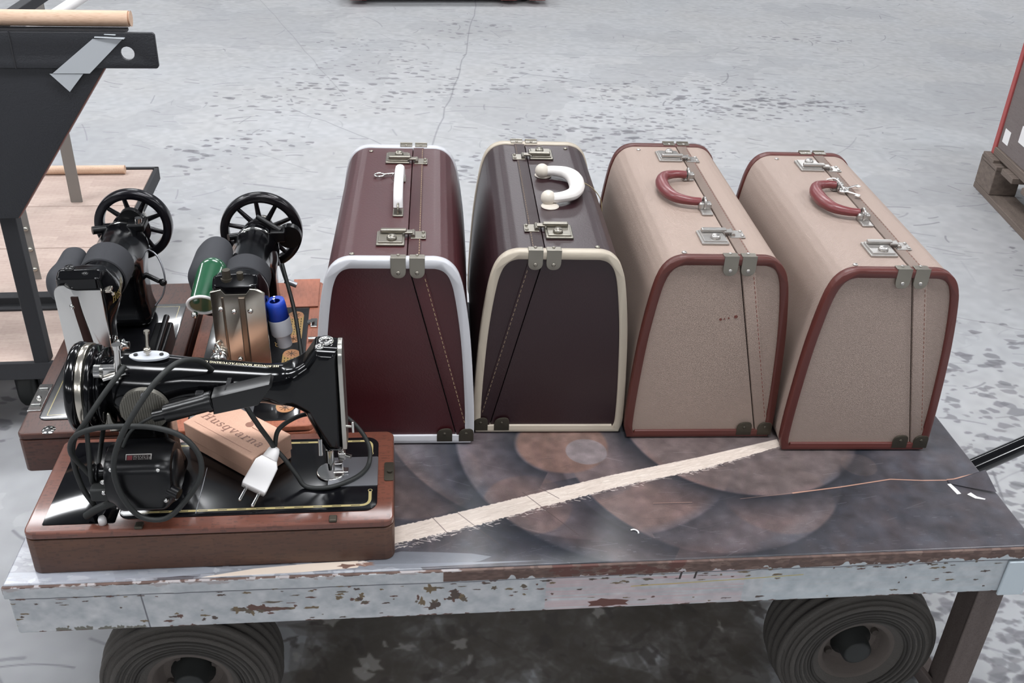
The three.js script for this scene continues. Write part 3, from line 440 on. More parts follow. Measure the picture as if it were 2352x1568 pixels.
// ---- the nearest machine, seen from its back: arm to +x
{
  const t = thing('sewing_machine', 'nearest black sewing machine with a coiled power cord and white plug', 'sewing machine', [-.3911, TOP, -1.0057], AYAW, 'sewing machines on wooden bases');
  const W = .4854, D = .2085, H = .0704; woodenBase(t, W, D, H, woodAside, woodA, 0, -D / 2);
  const m = part('machine_head', t, [.046, .072, -.107]); m.name = 'machine_bed'; t.remove(m);
  // everything below is laid out from the middle of the bed; shift puts it into the machine's frame
  const off = [.046, .072, -.107], put = (n, g, mt, par = t) => mesh(n, par === t ? at(g, ...off) : g, mt, par), grp = (n, p = [0, 0, 0], r) => part(n, t, [p[0] + off[0], p[1] + off[1], p[2] + off[2]], r);
  { const g = at(slab(.346, .168, .006, [.016, .018, .018, .016], .002), .001, -.0055, 0); put('bed_plate', planar(g, 'x', 'z', -.172, .174, .084, -.084), phys({ map: bedDecal(1024, 496, 'bars'), roughness: .16 })); }
  put('motor_plate', at(slab(.094, .182, .004, .003, .0012), -.2205, -.0045, 0), M.gloss);
  put('slide_plate', at(slab(.07, .066, .0016, .002, .0004), .139, .0004, 0), M.steel); put('needle_plate', at(lathe([[.0001, .0028], [.019, .0028], [.0205, .0018], [.0205, 0], [.0001, 0]], 40), .107, .001, .0), M.chrome);
  put('bed_seam', at(box(.0009, .0008, .1, .0002), -.07, .0008, .03), M.steel);
  const f = casting({ arm: [[-.15, .170, 0, .035], [.035, .157, 0, .0265]], pillar: [-.136, .036, .17, .032], head: [[.129, .052], [.129, .218], [.098, .221], [.083, .198], [.062, .182], [.05, .14], [.078, .118], [.104, .052]], hz: .0265, round: .016, tail: [[-.17, .158, 0, .026], [-.186, .158, 0, .026]] });
  put('arm_casting', sdfMesh(f, [-.215, -.006, -.055], [.15, .245, .055], 88), M.black);
  put('maker_lettering', printOn(f, [.048, .215, -.006], [-.098, .02, 0], [0, 0, .0125], [0, -1, 0], 60, 6), printM(lettering(1024, 120, 'THE SINGER MANUFACTURING CO.', 'bold 62px serif', '#d9cfae')));
  { const s = new THREE.Shape(); s.moveTo(-.024, .06); s.lineTo(.016, .052); s.lineTo(.024, .075); s.lineTo(.0245, .19); s.quadraticCurveTo(.0245, .222, 0, .223); s.quadraticCurveTo(-.0245, .222, -.0245, .19); s.closePath(); const g = extrude(s, .004, .0012); g.rotateY(Math.PI / 2); put('face_plate', at(g, .1285, 0, 0), M.face); }
  put('top_cap', merge([at(lathe([[.0045, 0], [.0045, .003], [.0095, .003], [.0105, 0]], 24), .112, .2195, -.004), at(lathe([[.0001, .004], [.005, .0035], [.006, 0]], 20), .104, .2195, .012)]), M.chrome);
  put('presser_bar', merge([rod([.108, .085, .012], [.108, .016, .012], .0038, 12), rod([.108, .052, .012], [.108, .03, .012], .0062, 12)]), M.chrome);
  put('needle_bar', merge([rod([.124, .085, 0], [.124, .03, 0], .0034, 12), at(box(.011, .013, .011, .002), .124, .032, 0), rod([.124, .03, 0], [.124, .002, 0], .0009, 6), rod([.124, .033, 0], [.137, .033, .006], .0032, 10)]), M.chrome);
  put('presser_foot', merge([at(box(.012, .014, .009, .002), .118, .016, .004), at(box(.022, .003, .01, .001), .121, .004, 0)]), M.chrome);
  put('thread_guide', merge([rod([.132, .085, .004], [.142, .085, .006], .0022, 8), at(box(.0035, .018, .006, .001), .142, .085, .006)]), M.chrome);
  put('presser_lifter', rod([.098, .08, .026], [.098, .058, .034], .003, 8), M.chrome);
  // handwheel
  const wh = grp('handwheel'), ly = (pts, s = 56) => at(lathe(pts, s), 0, .157, 0, 0, 0, Math.PI / 2);
  wh.scale.set(1, .95, .95); wh.position.x += .011; wh.position.y += .157 * .05;
  mesh('rim', ly([[.0001, .231], [.03, .231], [.05, .229], [.058, .2285], [.0625, .2265], [.0645, .222], [.0635, .2165], [.060, .2145], [.0001, .2145]]), M.black, wh);
  mesh('bright_band', ly([[.0605, .2145], [.0622, .2135], [.0622, .2065], [.0605, .2055], [.05, .2055], [.05, .2145]]), M.nickel, wh);
  mesh('inner_flange', ly([[.0001, .2055], [.056, .2055], [.0595, .204], [.0605, .200], [.0585, .1965], [.051, .195], [.051, .191], [.0555, .19], [.0555, .186], [.04, .183], [.03, .18], [.0001, .18]]), M.black, wh);
  mesh('clutch_knob', ly([[.0001, .241], [.016, .241], [.019, .239], [.019, .231], [.0001, .231]], 40), M.chrome, wh);
  // spool pin on its oval plate, bobbin winder
  { const s = new THREE.Shape(); s.absellipse(0, 0, .0255, .0115, 0, Math.PI * 2); const g = extrude(s, .0022, .0006, 32); g.rotateX(-Math.PI / 2); const sp = grp('spool_pin_plate', [-.118, topOf(f, -.118, 0) + .0004, 0]); mesh('plate', g, M.grey, sp); mesh('spool_pin', merge([rod([-.002, 0, 0], [.001, .034, -.003], .0021, 10), at(lathe([[.0001, .006], [.0045, .005], [.005, 0], [.0001, 0]], 16), -.0015, .008, -.0005), rod([.001, .034, -.003], [.0012, .038, -.003], .0038, 10)]), M.nickel, sp); for (const x of [-.017, .016]) mesh('screw', at(cyl(.0028, .0028, .002, 12), x, .0035, 0), M.blackSatin, sp); }
  put('bobbin_winder', merge([at(box(.03, .016, .014, .003), -.162, .196, .024), rod([-.152, .19, .03], [-.148, .235, .028], .0045, 12), at(cyl(.006, .006, .006, 14), -.148, .236, .028), at(cyl(.0095, .0095, .008, 20), -.176, .2, .03, 0, 0, Math.PI / 2), rod([-.17, .19, .034], [-.14, .2, .034], .003, 8)]), M.chrome);
  put('stitch_regulator', merge([at(lathe([[.0001, .02], [.003, .018], [.005, .006], [.008, .004], [.008, 0], [.0001, 0]], 18), -.170, .125, .043), at(box(.016, .012, .01, .003), -.164, .12, .04)]), M.nickel);
  // ribbed round cover on the pillar
  { const c = grp('inspection_cover', [-.122, .150, .0435]); mesh('disc', at(cyl(.031, .031, .008, 48), 0, 0, 0, Math.PI / 2), aged2, c); const rb = []; for (let k = -9; k <= 9; k++) { const x = k * .0031, l = 2 * Math.sqrt(.03 ** 2 - x * x); rb.push(at(box(.0016, l, .0012, .0004), x, 0, .0044)); } mesh('ribbing', merge(rb), aged2, c).userData.kind = 'stuff'; mesh('screw', at(cyl(.004, .004, .003, 14), .003, .024, .005, Math.PI / 2), M.steel, c); }
  // motor on the back of the pillar
  { const mo = grp('motor', [-.128, .07, .074]); mo.scale.setScalar(.9);
    mesh('motor_shell', sdfMesh((x, y, z) => smin(Math.max(Math.hypot(y, z) - .043, Math.abs(x) - .046), sdBox(x, y + .004, z, .038, .041, .041, .012), .012), [-.055, -.052, -.052], [.055, .052, .052], 56), M.motor, mo);
    mesh('end_cap', at(lathe([[.0001, .054], [.02, .053], [.032, .048], [.034, .04], [.0001, .04]], 32), 0, 0, 0, 0, 0, -Math.PI / 2), M.motor, mo);
    mesh('pulley', at(lathe([[.0001, .074], [.014, .074], [.0145, .071], [.010, .069], [.0145, .066], [.0145, .063], [.008, .062], [.008, .04], [.0001, .04]], 28), 0, 0, 0, 0, 0, Math.PI / 2), M.motor, mo);
    const nm = lettering(256, 112, '', '10px sans-serif', '#fff'); nm.image.getContext('2d'); const nc = canvas(256, 112, (g) => { g.fillStyle = '#a9a6a2'; g.fillRect(0, 0, 256, 112); g.fillStyle = '#26201f'; g.fillRect(9, 9, 238, 94); g.fillStyle = '#6b2f33'; g.fillRect(16, 16, 50, 80); g.fillStyle = '#b9b4b0'; for (let k = 0; k < 6; k++) for (let x = 80; x < 236; x += rnd(14, 30)) g.fillRect(x, 20 + k * 14, rnd(6, 18), 4); });
    mesh('name_plate', planar(box(.036, .017, .0015, .0006), 'x', 'y', -.018, .018, -.0085, .0085), std({ map: tex(nc), metalness: .5, roughness: .35 }), mo, [.002, .0395, .0225], [-.85, 0, 0]);
    for (const [x, y, z] of [[.03, .03, .036], [-.034, .032, .034], [.036, -.02, .042], [-.048, .012, .036], [-.052, -.012, .03]]) mesh('screw', new THREE.SphereGeometry(.004, 12, 8), M.chrome, mo, [x, y, z]);
    mesh('mounting_bracket', at(box(.04, .03, .04, .004), -.008, .02, -.05), M.motor, mo); mesh('terminal_block', at(box(.034, .022, .03, .004), -.056, -.018, .016), M.rubber, mo);
    mesh('brush_holder', rod([.04, -.004, .036], [.056, -.008, .044], .008, 14), M.motor, mo); }
  put('drive_belt', tube(beltPath([.157, 0], .052, [.068, .074], .0115, -.193), .0032, 90, 8, true), M.rubber);
  // lamp under the arm
  { const l = grp('lamp'); mesh('socket', merge([rod([-.108, .148, .058], [-.092, .152, .058], .008, 16), rod([-.092, .152, .058], [-.03, .170, .058], .0122, 20), rod([-.038, .1675, .058], [-.031, .1695, .058], .0138, 20)]), M.blackSatin, l);
    const s = shapeOf([[-.03, .157], [.028, .170], [.047, .198], [.044, .202], [-.03, .183]]), g = extrude(s, .022, .003); mesh('shade', at(g, 0, 0, .048), M.blackSatin, l); mesh('reflector', at(extrude(shapeOf([[-.028, .1555], [.026, .168], [.026, .1705], [-.028, .158]]), .018), 0, 0, .05), M.grey, l); mesh('strap', merge([at(box(.006, .04, .003, .001), -.012, .168, .036), at(box(.006, .003, .03, .001), -.012, .186, .046), at(box(.012, .012, .012, .003), -.05, .17, .046)]), M.motor, l);
    mesh('lead', tube([[-.108, .148, .058], [-.125, .14, .062], [-.14, .128, .066], [-.15, .11, .072]], .0022, 20, 8), M.rubber, l); }
  // power cord: a hanging coil, then over the bed to the plug
  const C = (pts, r = .0036, s = 110) => put('power_cord', tube(pts, r, s, 10), M.rubber);
  C([[-.037, .187, .012], [-.048, .216, .034], [-.066, .229, .057], [-.088, .222, .087], [-.118, .186, .112], [-.139, .149, .122], [-.149, .111, .124], [-.145, .066, .122], [-.128, .03, .118], [-.1, .026, .118], [-.069, .055, .116], [-.047, .092, .112], [-.047, .119, .106], [-.065, .144, .100], [-.095, .158, .099], [-.132, .162, .099], [-.172, .158, .097], [-.2, .141, .09], [-.212, .113, .082], [-.206, .08, .072], [-.188, .056, .078]]);
  C([[-.142, .208, .03], [-.150, .2, .044], [-.168, .18, .062], [-.188, .154, .077], [-.205, .13, .079], [-.216, .085, .07], [-.21, .045, .075], [-.2, .02, .078], [-.205, .005, .07]]);
  C([[-.162, .036, .09], [-.192, .022, .088], [-.21, .008, .086]], .0055, 30);
  C([[-.007, .162, .02], [.003, .147, .033], [.018, .11, .032], [.030, .072, .02], [.033, .057, .015]], .0035, 50);
  C([[.033, .057, .014], [.041, .088, .012], [.064, .096, -.005], [.094, .082, -.034], [.122, .064, -.055], [.148, .042, -.046], [.162, .02, -.03], [.161, .006, -.012], [.152, .0048, .008], [.133, .0048, .026], [.103, .0048, .039], [.073, .0048, .034], [.062, .02, .028], [.045, .045, .02], [.036, .055, .016]], .0033, 140);
  { // white two-pin plug leaning on the box
    const q = new THREE.Quaternion().setFromUnitVectors(V(0, -1, 0), V(-.033, -.040, .057).normalize()), pg = grp('plug', [.033, .056, .015]); pg.quaternion.copy(q);
    mesh('strain_relief', at(lathe([[.0001, .002], [.006, .001], [.0085, -.003], [.0115, -.018], [.0001, -.018]], 24), 0, .002, 0), M.white, pg);
    mesh('plug_body', merge([at(extrude(shapeOf([[-.0115, 0], [.0115, 0], [.0165, -.008], [.0178, -.042], [.0165, -.046], [-.0165, -.046], [-.0178, -.042], [-.0165, -.008]].reverse()), .023, .003), 0, -.017, -.0115)]), M.white, pg);
    mesh('earth_clip', merge([at(box(.0024, .02, .0015, .0006), 0, -.045, .012), at(new THREE.TorusGeometry(.003, .0009, 6, 14), 0, -.032, .012)]), M.steel, pg);
    for (const s of [-1, 1]) mesh('pin', merge([rod([s * .0095, -.06, 0], [s * .0095, -.082, 0], .0025, 12), at(new THREE.SphereGeometry(.0025, 10, 6), s * .0095, -.082, 0)]), M.chrome, pg); }
  put('thumb_latch', merge([at(slab(.014, .042, .0012, .003, .0003), .19, -.0012, .0), at(cyl(.004, .004, .004, 14), .191, .0012, .002)]), M.tarnish);
  put('white_stop', at(lathe([[.0001, .012], [.004, .011], [.0055, .007], [.0055, 0], [.0001, 0]], 18), -.189, -.0015, .0905), M.white);
  for (const x of [.115, -.14]) put('hold_down_clip', at(box(.011, .005, .012, .002), x, .0005, .1), M.tarnish);
}
// ---- carton of attachments on that machine's bed
{
  const yaw = -.7095, w = .142, d = .072, h = .041, c = [-.0565 + (.0512 + .0565) / 2 + .0195, 0, -.179 + (.0925) / 2 - .0297];
  const cs = Math.cos(AYAW), sn = Math.sin(AYAW), wx = -.3911 + c[0] * cs + c[2] * sn, wz = -1.0057 - c[0] * sn + c[2] * cs;
  const t = thing('accessory_box', 'small tan cardboard carton with faded lettering lying under the machine arm', 'box', [wx, TOP + .0737, wz], yaw + AYAW);
  const card = std({ map: tex(canvas(256, 256, (g) => pixels(g, 256, 256, (u, v) => mixc([200, 158, 136], [210, 170, 148], fbm(u, v, 12, 4)).map((q) => q + (vnoise(u * 128, v * 128, 128) - .5) * 12))), [6, 6]), roughness: .75 });
  mesh('tray', at(box(w, h - .002, d, .002), 0, (h - .002) / 2, 0), card, t);
  const lid = mesh('lid', at(box(w + .003, .027, d + .003, .0018), 0, h - .0125, 0), card, t);
  const lt = tex(canvas(1024, 512, (g, W, Hh) => { g.clearRect(0, 0, W, Hh); g.fillStyle = '#8a6456'; g.font = '132px serif'; g.letterSpacing = '9px'; g.textAlign = 'center'; g.textBaseline = 'middle'; g.save(); g.translate(W / 2, Hh * .6); g.transform(1, 0, -.18, 1, 0, 0); g.scale(1.2, 1.1); g.fillText('Husqvarna', 0, 0); g.restore(); g.globalAlpha = .7; g.fillStyle = '#8a6152'; g.beginPath(); g.ellipse(W * .56, Hh * .24, 46, 46, 0, 0, 7); g.fill(); for (const s of [-1, 0, 1]) { g.beginPath(); g.arc(W * .56 + s * 26, Hh * .13, 11, 0, 7); g.fill(); } g.fillRect(W * .62, Hh * .27, 130, 9); g.globalAlpha = .5; g.fillRect(60, Hh * .9, W - 120, 4); }));
  const lg = new THREE.PlaneGeometry(w - .006, d - .006); lg.rotateX(-Math.PI / 2); mesh('lid_print', lg, printM(lt), lid, [0, h + .0014, 0]);
}
// ---- the two machines behind, faces to the viewer: arm to +x, turned towards the front
function rearMachine(o) {
  const t = thing('sewing_machine', o.label, 'sewing machine', o.pos, -Math.PI / 2 + o.yaw, 'sewing machines on wooden bases'), H = .0704;
  woodenBase(t, .478, .213, H, o.side, o.wood, o.bx, 0, .01);
  const off = [0, H + .0016, 0], put = (n, g, mt, par = t) => mesh(n, par === t ? at(g, ...off) : g, mt, par), grp = (n, p = [0, 0, 0], r) => part(n, t, [p[0], p[1] + off[1], p[2]], r);
  { const b = o.bedShift ?? 0, g = at(slab(.36, .17, .006, [.004, .014, .014, .004], .002), b, -.0058, 0); put('bed_plate', planar(g, 'x', 'z', -.18 + b, .18 + b, .085, -.085), phys({ map: bedDecal(1024, 484, o.decal), roughness: .25, clearcoat: .9, clearcoatRoughness: .08 })); }
  put('slide_plate', at(slab(.07, .05, .0016, .002, .0004), .14 + (o.bedShift ?? 0), .0004, .012), M.steel);
  const f = casting(o.cast); put('arm_casting', sdfMesh(f, [-.215, -.006, -.065], [.16, .255, .065], 84), o.body);
  return { t, put, grp, f };
}
const B = rearMachine({ label: 'black sewing machine with spoked wheel at the far end, base overhanging the cart', pos: [-.661, TOP, -1.4156], yaw: .15, bx: -.026, side: woodB, wood: woodB, decal: 'line', body: M.black,
  cast: { arm: [[-.15, .146, 0, .03], [.09, .168, -.008, .034]], pillar: [-.13, .036, .15, .034], head: [[.132, .05], [.132, .214], [.114, .222], [.09, .214], [.08, .185], [.078, .14], [.088, .1], [.1, .05]], hz: .032, tail: [[-.165, .147, 0, .024], [-.182, .147, 0, .022]] } });
const C = rearMachine({ label: 'glossy sewing machine with green lamp shade and a blue and white cable connector', pos: [-.438, TOP, -1.4416], yaw: .15, bx: -.026, bedShift: .018, side: woodC, wood: woodC, decal: 'sphinx', body: M.black,
  cast: { arm: [[-.15, .138, 0, .03], [.09, .165, -.006, .034]], pillar: [-.13, .036, .14, .034], head: [[.132, .05], [.132, .2], [.114, .21], [.094, .203], [.084, .178], [.08, .13], [.09, .1], [.1, .05]], hz: .034, tail: [[-.165, .138, 0, .024], [-.182, .138, 0, .022]] } });
{
  const { t, put, grp, f } = B;
  spokedWheel(t, .0665, 9, phys({ color: 0x16151a, roughness: .2, metalness: .3 }), [-.205, .149 + .072, -.008], .2);
  { const s = new THREE.Shape(); s.moveTo(-.034, .05); s.lineTo(.026, .045); s.lineTo(.031, .06); s.lineTo(.032, .198); s.lineTo(-.002, .198); s.quadraticCurveTo(-.012, .199, -.018, .207); s.quadraticCurveTo(-.034, .208, -.035, .19); s.closePath(); const g = extrude(s, .004, .0012); g.rotateY(Math.PI / 2); put('face_plate', at(g, .1315, 0, 0), M.chrome); }
  { const s = new THREE.Shape(); s.moveTo(-.0075, .06); s.lineTo(.006, .06); s.bezierCurveTo(.006, .12, -.003, .15, -.004, .188); s.lineTo(-.014, .188); s.bezierCurveTo(-.013, .14, -.006, .12, -.0075, .06); const g = extrude(s, .003, .001); g.rotateY(Math.PI / 2); put('face_trim', at(g, .136, 0, -.002), std({ color: 0x3b2a26, metalness: .8, roughness: .3 })); }
  put('face_screw', at(new THREE.SphereGeometry(.0045, 14, 10), .137, .172, .012), M.chrome);
  put('pressure_cap', merge([at(lathe([[.0001, .01], [.006, .009], [.008, .005], [.0085, 0], [.0001, 0]], 20), .11, .216, .014), at(lathe([[.0001, .007], [.005, .006], [.006, 0], [.0001, 0]], 18), .12, .213, -.01)]), M.blackSatin);
  put('thread_guide', merge([rod([.11, .19, -.03], [.128, .186, -.046], .0026, 8), at(box(.016, .005, .009, .0015), .118, .189, -.038)]), M.nickel);
  put('gold_lettering', printOn(f, [.118, .166, -.075], [-.07, 0, 0], [0, .024, .004], [0, -.2, .95], 40, 8), printM(lettering(1024, 256, 'Husqvarna', 'italic 190px serif', '#8a7844')));
  const band = lathe([[.035, -.031], [.0372, -.029], [.0382, .029], [.036, .031]], 40); band.rotateZ(Math.PI / 2); put('tape_band', at(band, .002, .161, -.005), M.tape);
  put('lamp_cover', sdfMesh((x, y, z) => smin(sdBox(x - .02, y - .168, z - .045, .055, .026, .02, .018), sdCone(x, y, z, [.05, .166, .045, .022], [.1, .172, .03, .016]), .02), [-.05, .12, .0], [.13, .21, .09], 44), M.tape);
  put('rear_motor', sdfMesh((x, y, z) => smin(Math.max(Math.hypot(y - .07, z - .073) - .034, Math.abs(x + .12) - .05), sdBox(x + .12, y - .07, z - .06, .03, .02, .03, .01), .01), [-.18, .03, .03], [-.06, .115, .115], 40), M.motor);
  put('winder_pulley', at(cyl(.019, .019, .012, 28), -.165, .178, -.014, 0, 0, Math.PI / 2), M.motor); put('winder_bracket', at(box(.04, .014, .03, .004), -.155, .172, -.026), M.motor); put('winder_stud', rod([-.145, .174, -.03], [-.145, .188, -.032], .006, 14), M.chrome); put('oil_cap', rod([-.15, .166, .026], [-.14, .168, .046], .007, 14), M.motor);
  put('collar', at(lathe([[.030, -.004], [.0325, 0], [.030, .004]], 40), -.15, .147, 0, 0, 0, Math.PI / 2), M.chrome);
  put('stitch_lever', merge([rod([-.13, .088, -.03], [-.12, .078, -.056], .0045, 10), at(new THREE.SphereGeometry(.0068, 14, 10), -.119, .076, -.062)]), M.blackSatin);
  put('lever_guard', tube([[-.15, .13, -.03], [-.135, .122, -.054], [-.12, .09, -.066], [-.115, .055, -.06], [-.11, .035, -.045]], .0016, 30, 8), M.steel);
  put('tension_unit', merge([at(lathe([[.0001, .02], [.006, .02], [.007, .014], [.011, .012], [.011, .008], [.0075, .007], [.011, .005], [.011, 0], [.0001, 0]], 22), .104, .082, -.029, -Math.PI / 2), rod([.12, .06, -.03], [.12, .09, -.034], .0026, 8), at(new THREE.TorusGeometry(.006, .0016, 6, 16), .116, .1, -.034)]), M.chrome);
  put('presser_bar', merge([rod([.122, .06, .006], [.122, .012, .006], .004, 10), at(box(.014, .012, .014, .002), .122, .012, .006), rod([.112, .06, -.008], [.112, .01, -.008], .003, 10)]), M.chrome);
  put('latch_plate', merge([at(box(.075, .003, .02, .001), .117, -.001, .0965), rod([.14, .001, .09], [.14, .001, .103], .002, 8), rod([.095, .001, .09], [.095, .001, .103], .002, 8), at(new THREE.SphereGeometry(.004, 10, 8), .12, .001, .097)]), M.chrome);
  put('corner_screw', at(lathe([[.0001, .004], [.007, .003], [.0105, 0]], 20), .204, -.002, .062), M.chrome);
  put('accessory_tray', merge([at(box(.16, .04, .03, .004), .03, .016, -.07), rod([-.05, .045, -.075], [.1, .045, -.078], .005, 12)]), M.blackSatin);
}
{
  const { t, put, grp, f } = C;
  spokedWheel(t, .073, 10, phys({ color: 0x1c1a1d, roughness: .2, metalness: .4 }), [-.205, .136 + .072, -.006], .1);
  { const g = extrude(shapeOf([[-.038, .045], [.043, .045], [.043, .188], [.03, .196], [.022, .197], [.016, .189], [-.014, .189], [-.02, .197], [-.036, .193]]), .004, .0012); g.rotateY(Math.PI / 2); put('face_plate', at(g, .1315, 0, 0), M.nickel); }
  put('face_ridge', merge([at(box(.006, .14, .010, .002), .138, .115, -.009), at(box(.003, .12, .004, .001), .137, .125, .019)]), std({ color: 0x7c7266, metalness: 1, roughness: .25 }));
  for (const [y, z] of [[.16, .004], [.16, -.02], [.075, .003], [.165, .023]]) put('face_screw', at(new THREE.SphereGeometry(.0042, 14, 10), .137, y, z), M.chrome);
  put('pressure_screw', merge([at(cyl(.006, .007, .018, 16), .118, .212, .012), at(cyl(.009, .009, .006, 18), .118, .205, .012), at(cyl(.005, .005, .014, 14), .12, .21, -.008)]), M.tarnish);
  put('tension_unit', merge([at(lathe([[.0001, .03], [.005, .03], [.007, .022], [.0075, .016], [.012, .014], [.012, .011], [.008, .0095], [.0125, .008], [.0125, .004], [.009, 0], [.0001, 0]], 24), .134, .082, .034, 0, 0, -Math.PI / 2), at(new THREE.TorusGeometry(.009, .0022, 8, 20), .142, .096, .034, 0, .5), rod([.14, .06, .03], [.146, .1, .04], .002, 8)]), M.chrome);
  const band = lathe([[.035, -.024], [.0372, -.022], [.038, .022], [.0355, .024]], 40); band.rotateZ(Math.PI / 2); put('tape_band', at(band, .038, .160, -.004), M.tape);
  put('front_collar', at(lathe([[.0335, -.003], [.0362, 0], [.0335, .003]], 40), .084, .1645, -.006, 0, 0, Math.PI / 2), M.nickel);
  put('bright_collar', at(lathe([[.031, -.004], [.0335, 0], [.031, .004]], 40), -.14, .14, 0, 0, 0, Math.PI / 2), M.chrome);
  // lamp beside the head: black hood, green enamel shade
  { const l = grp('lamp'); mesh('hood', sdfMesh((x, y, z) => smin(sdCone(x, y, z, [-.045, .172, .05, .026], [.03, .172, .05, .03]), sdBox(x - .0, y - .15, z - .062, .05, .03, .02, .016), .02), [-.085, .115, .015], [.075, .21, .09], 48), M.tape, l);
    mesh('shade', sdfMesh((x, y, z) => { const d = sdCone(x, y, z, [.04, .178, .046, .024], [.095, .154, .056, .02]); return Math.max(d, x * .91 - y * .42 - .026); }, [.01, .09, .015], [.135, .215, .09], 52), M.green, l);
    mesh('highlight_ring', at(new THREE.TorusGeometry(.0215, .0024, 8, 32), 0, 0, 0, 0, Math.PI / 2, -.43), M.white, l, [.099, .152, .057]); mesh('shade_screw', new THREE.SphereGeometry(.0055, 14, 10), M.chrome, l, [.108, .14, .068]); }  // white ring stands in for the bright highlight on the green shade
  put('rear_motor', sdfMesh((x, y, z) => smin(Math.max(Math.hypot(y - .07, z - .073) - .034, Math.abs(x + .12) - .05), sdBox(x + .12, y - .07, z - .06, .03, .02, .03, .01), .01), [-.18, .03, .03], [-.06, .115, .115], 40), M.motor);
  put('winder_pulley', at(cyl(.021, .021, .016, 28), -.168, .142, -.058, 0, 0, Math.PI / 2), M.motor); put('winder_arm', merge([rod([-.15, .16, -.045], [-.172, .178, -.004], .0045, 10), at(box(.03, .02, .026, .003), -.155, .152, -.04)]), M.motor); put('oil_cap', rod([-.15, .152, .026], [-.14, .154, .044], .006, 12), M.motor);
  put('stitch_lever', merge([rod([-.15, .125, -.032], [-.12, .072, -.05], .002, 8), rod([-.122, .076, -.048], [-.118, .068, -.068], .005, 12)]), M.steel);
  put('presser_bar', merge([rod([.122, .06, .006], [.122, .012, .006], .004, 10), at(box(.014, .012, .014, .002), .122, .012, .006), rod([.112, .06, -.008], [.112, .01, -.008], .003, 10)]), M.chrome);
  { const c = grp('cable_connector', [.104, .158, -.0535], [0, 0, 0]); c.rotation.set(.13, 0, .04);
    mesh('collar', at(lathe([[.008, .0], [.0145, .002], [.0155, -.006], [.016, -.03], [.0001, -.03]], 32), 0, 0, 0), M.blue, c); mesh('sleeve', at(lathe([[.0165, -.029], [.017, -.031], [.0168, -.055], [.015, -.058], [.0115, -.059], [.0115, -.078], [.010, -.08], [.0001, -.08]], 32), 0, 0, 0), M.grey, c); for (const s of [-1, 1]) mesh('contact_pin', rod([s * .004, .006, 0], [s * .004, -.01, 0], .0018, 8), M.chrome, c); }
  put('cable', tube([[-.08, .13, -.05], [-.02, .07, -.07], [.05, .03, -.082], [.11, .012, -.09], [.15, .01, -.08], [.17, .02, -.06]], .0034, 50, 8), M.rubber);
  put('hinge_plate', merge([at(box(.03, .003, .012, .001), -.1, .0, -.095), at(cyl(.006, .006, .005, 14), -.1, .002, -.09)]), M.chrome); put('hinge_hook', rod([-.04, .003, -.088], [-.04, .003, -.108], .0035, 8), M.chrome);
  put('base_liner', at(box(.11, .002, .05, .0006), -.215, .0006, -.075), woodC);
}

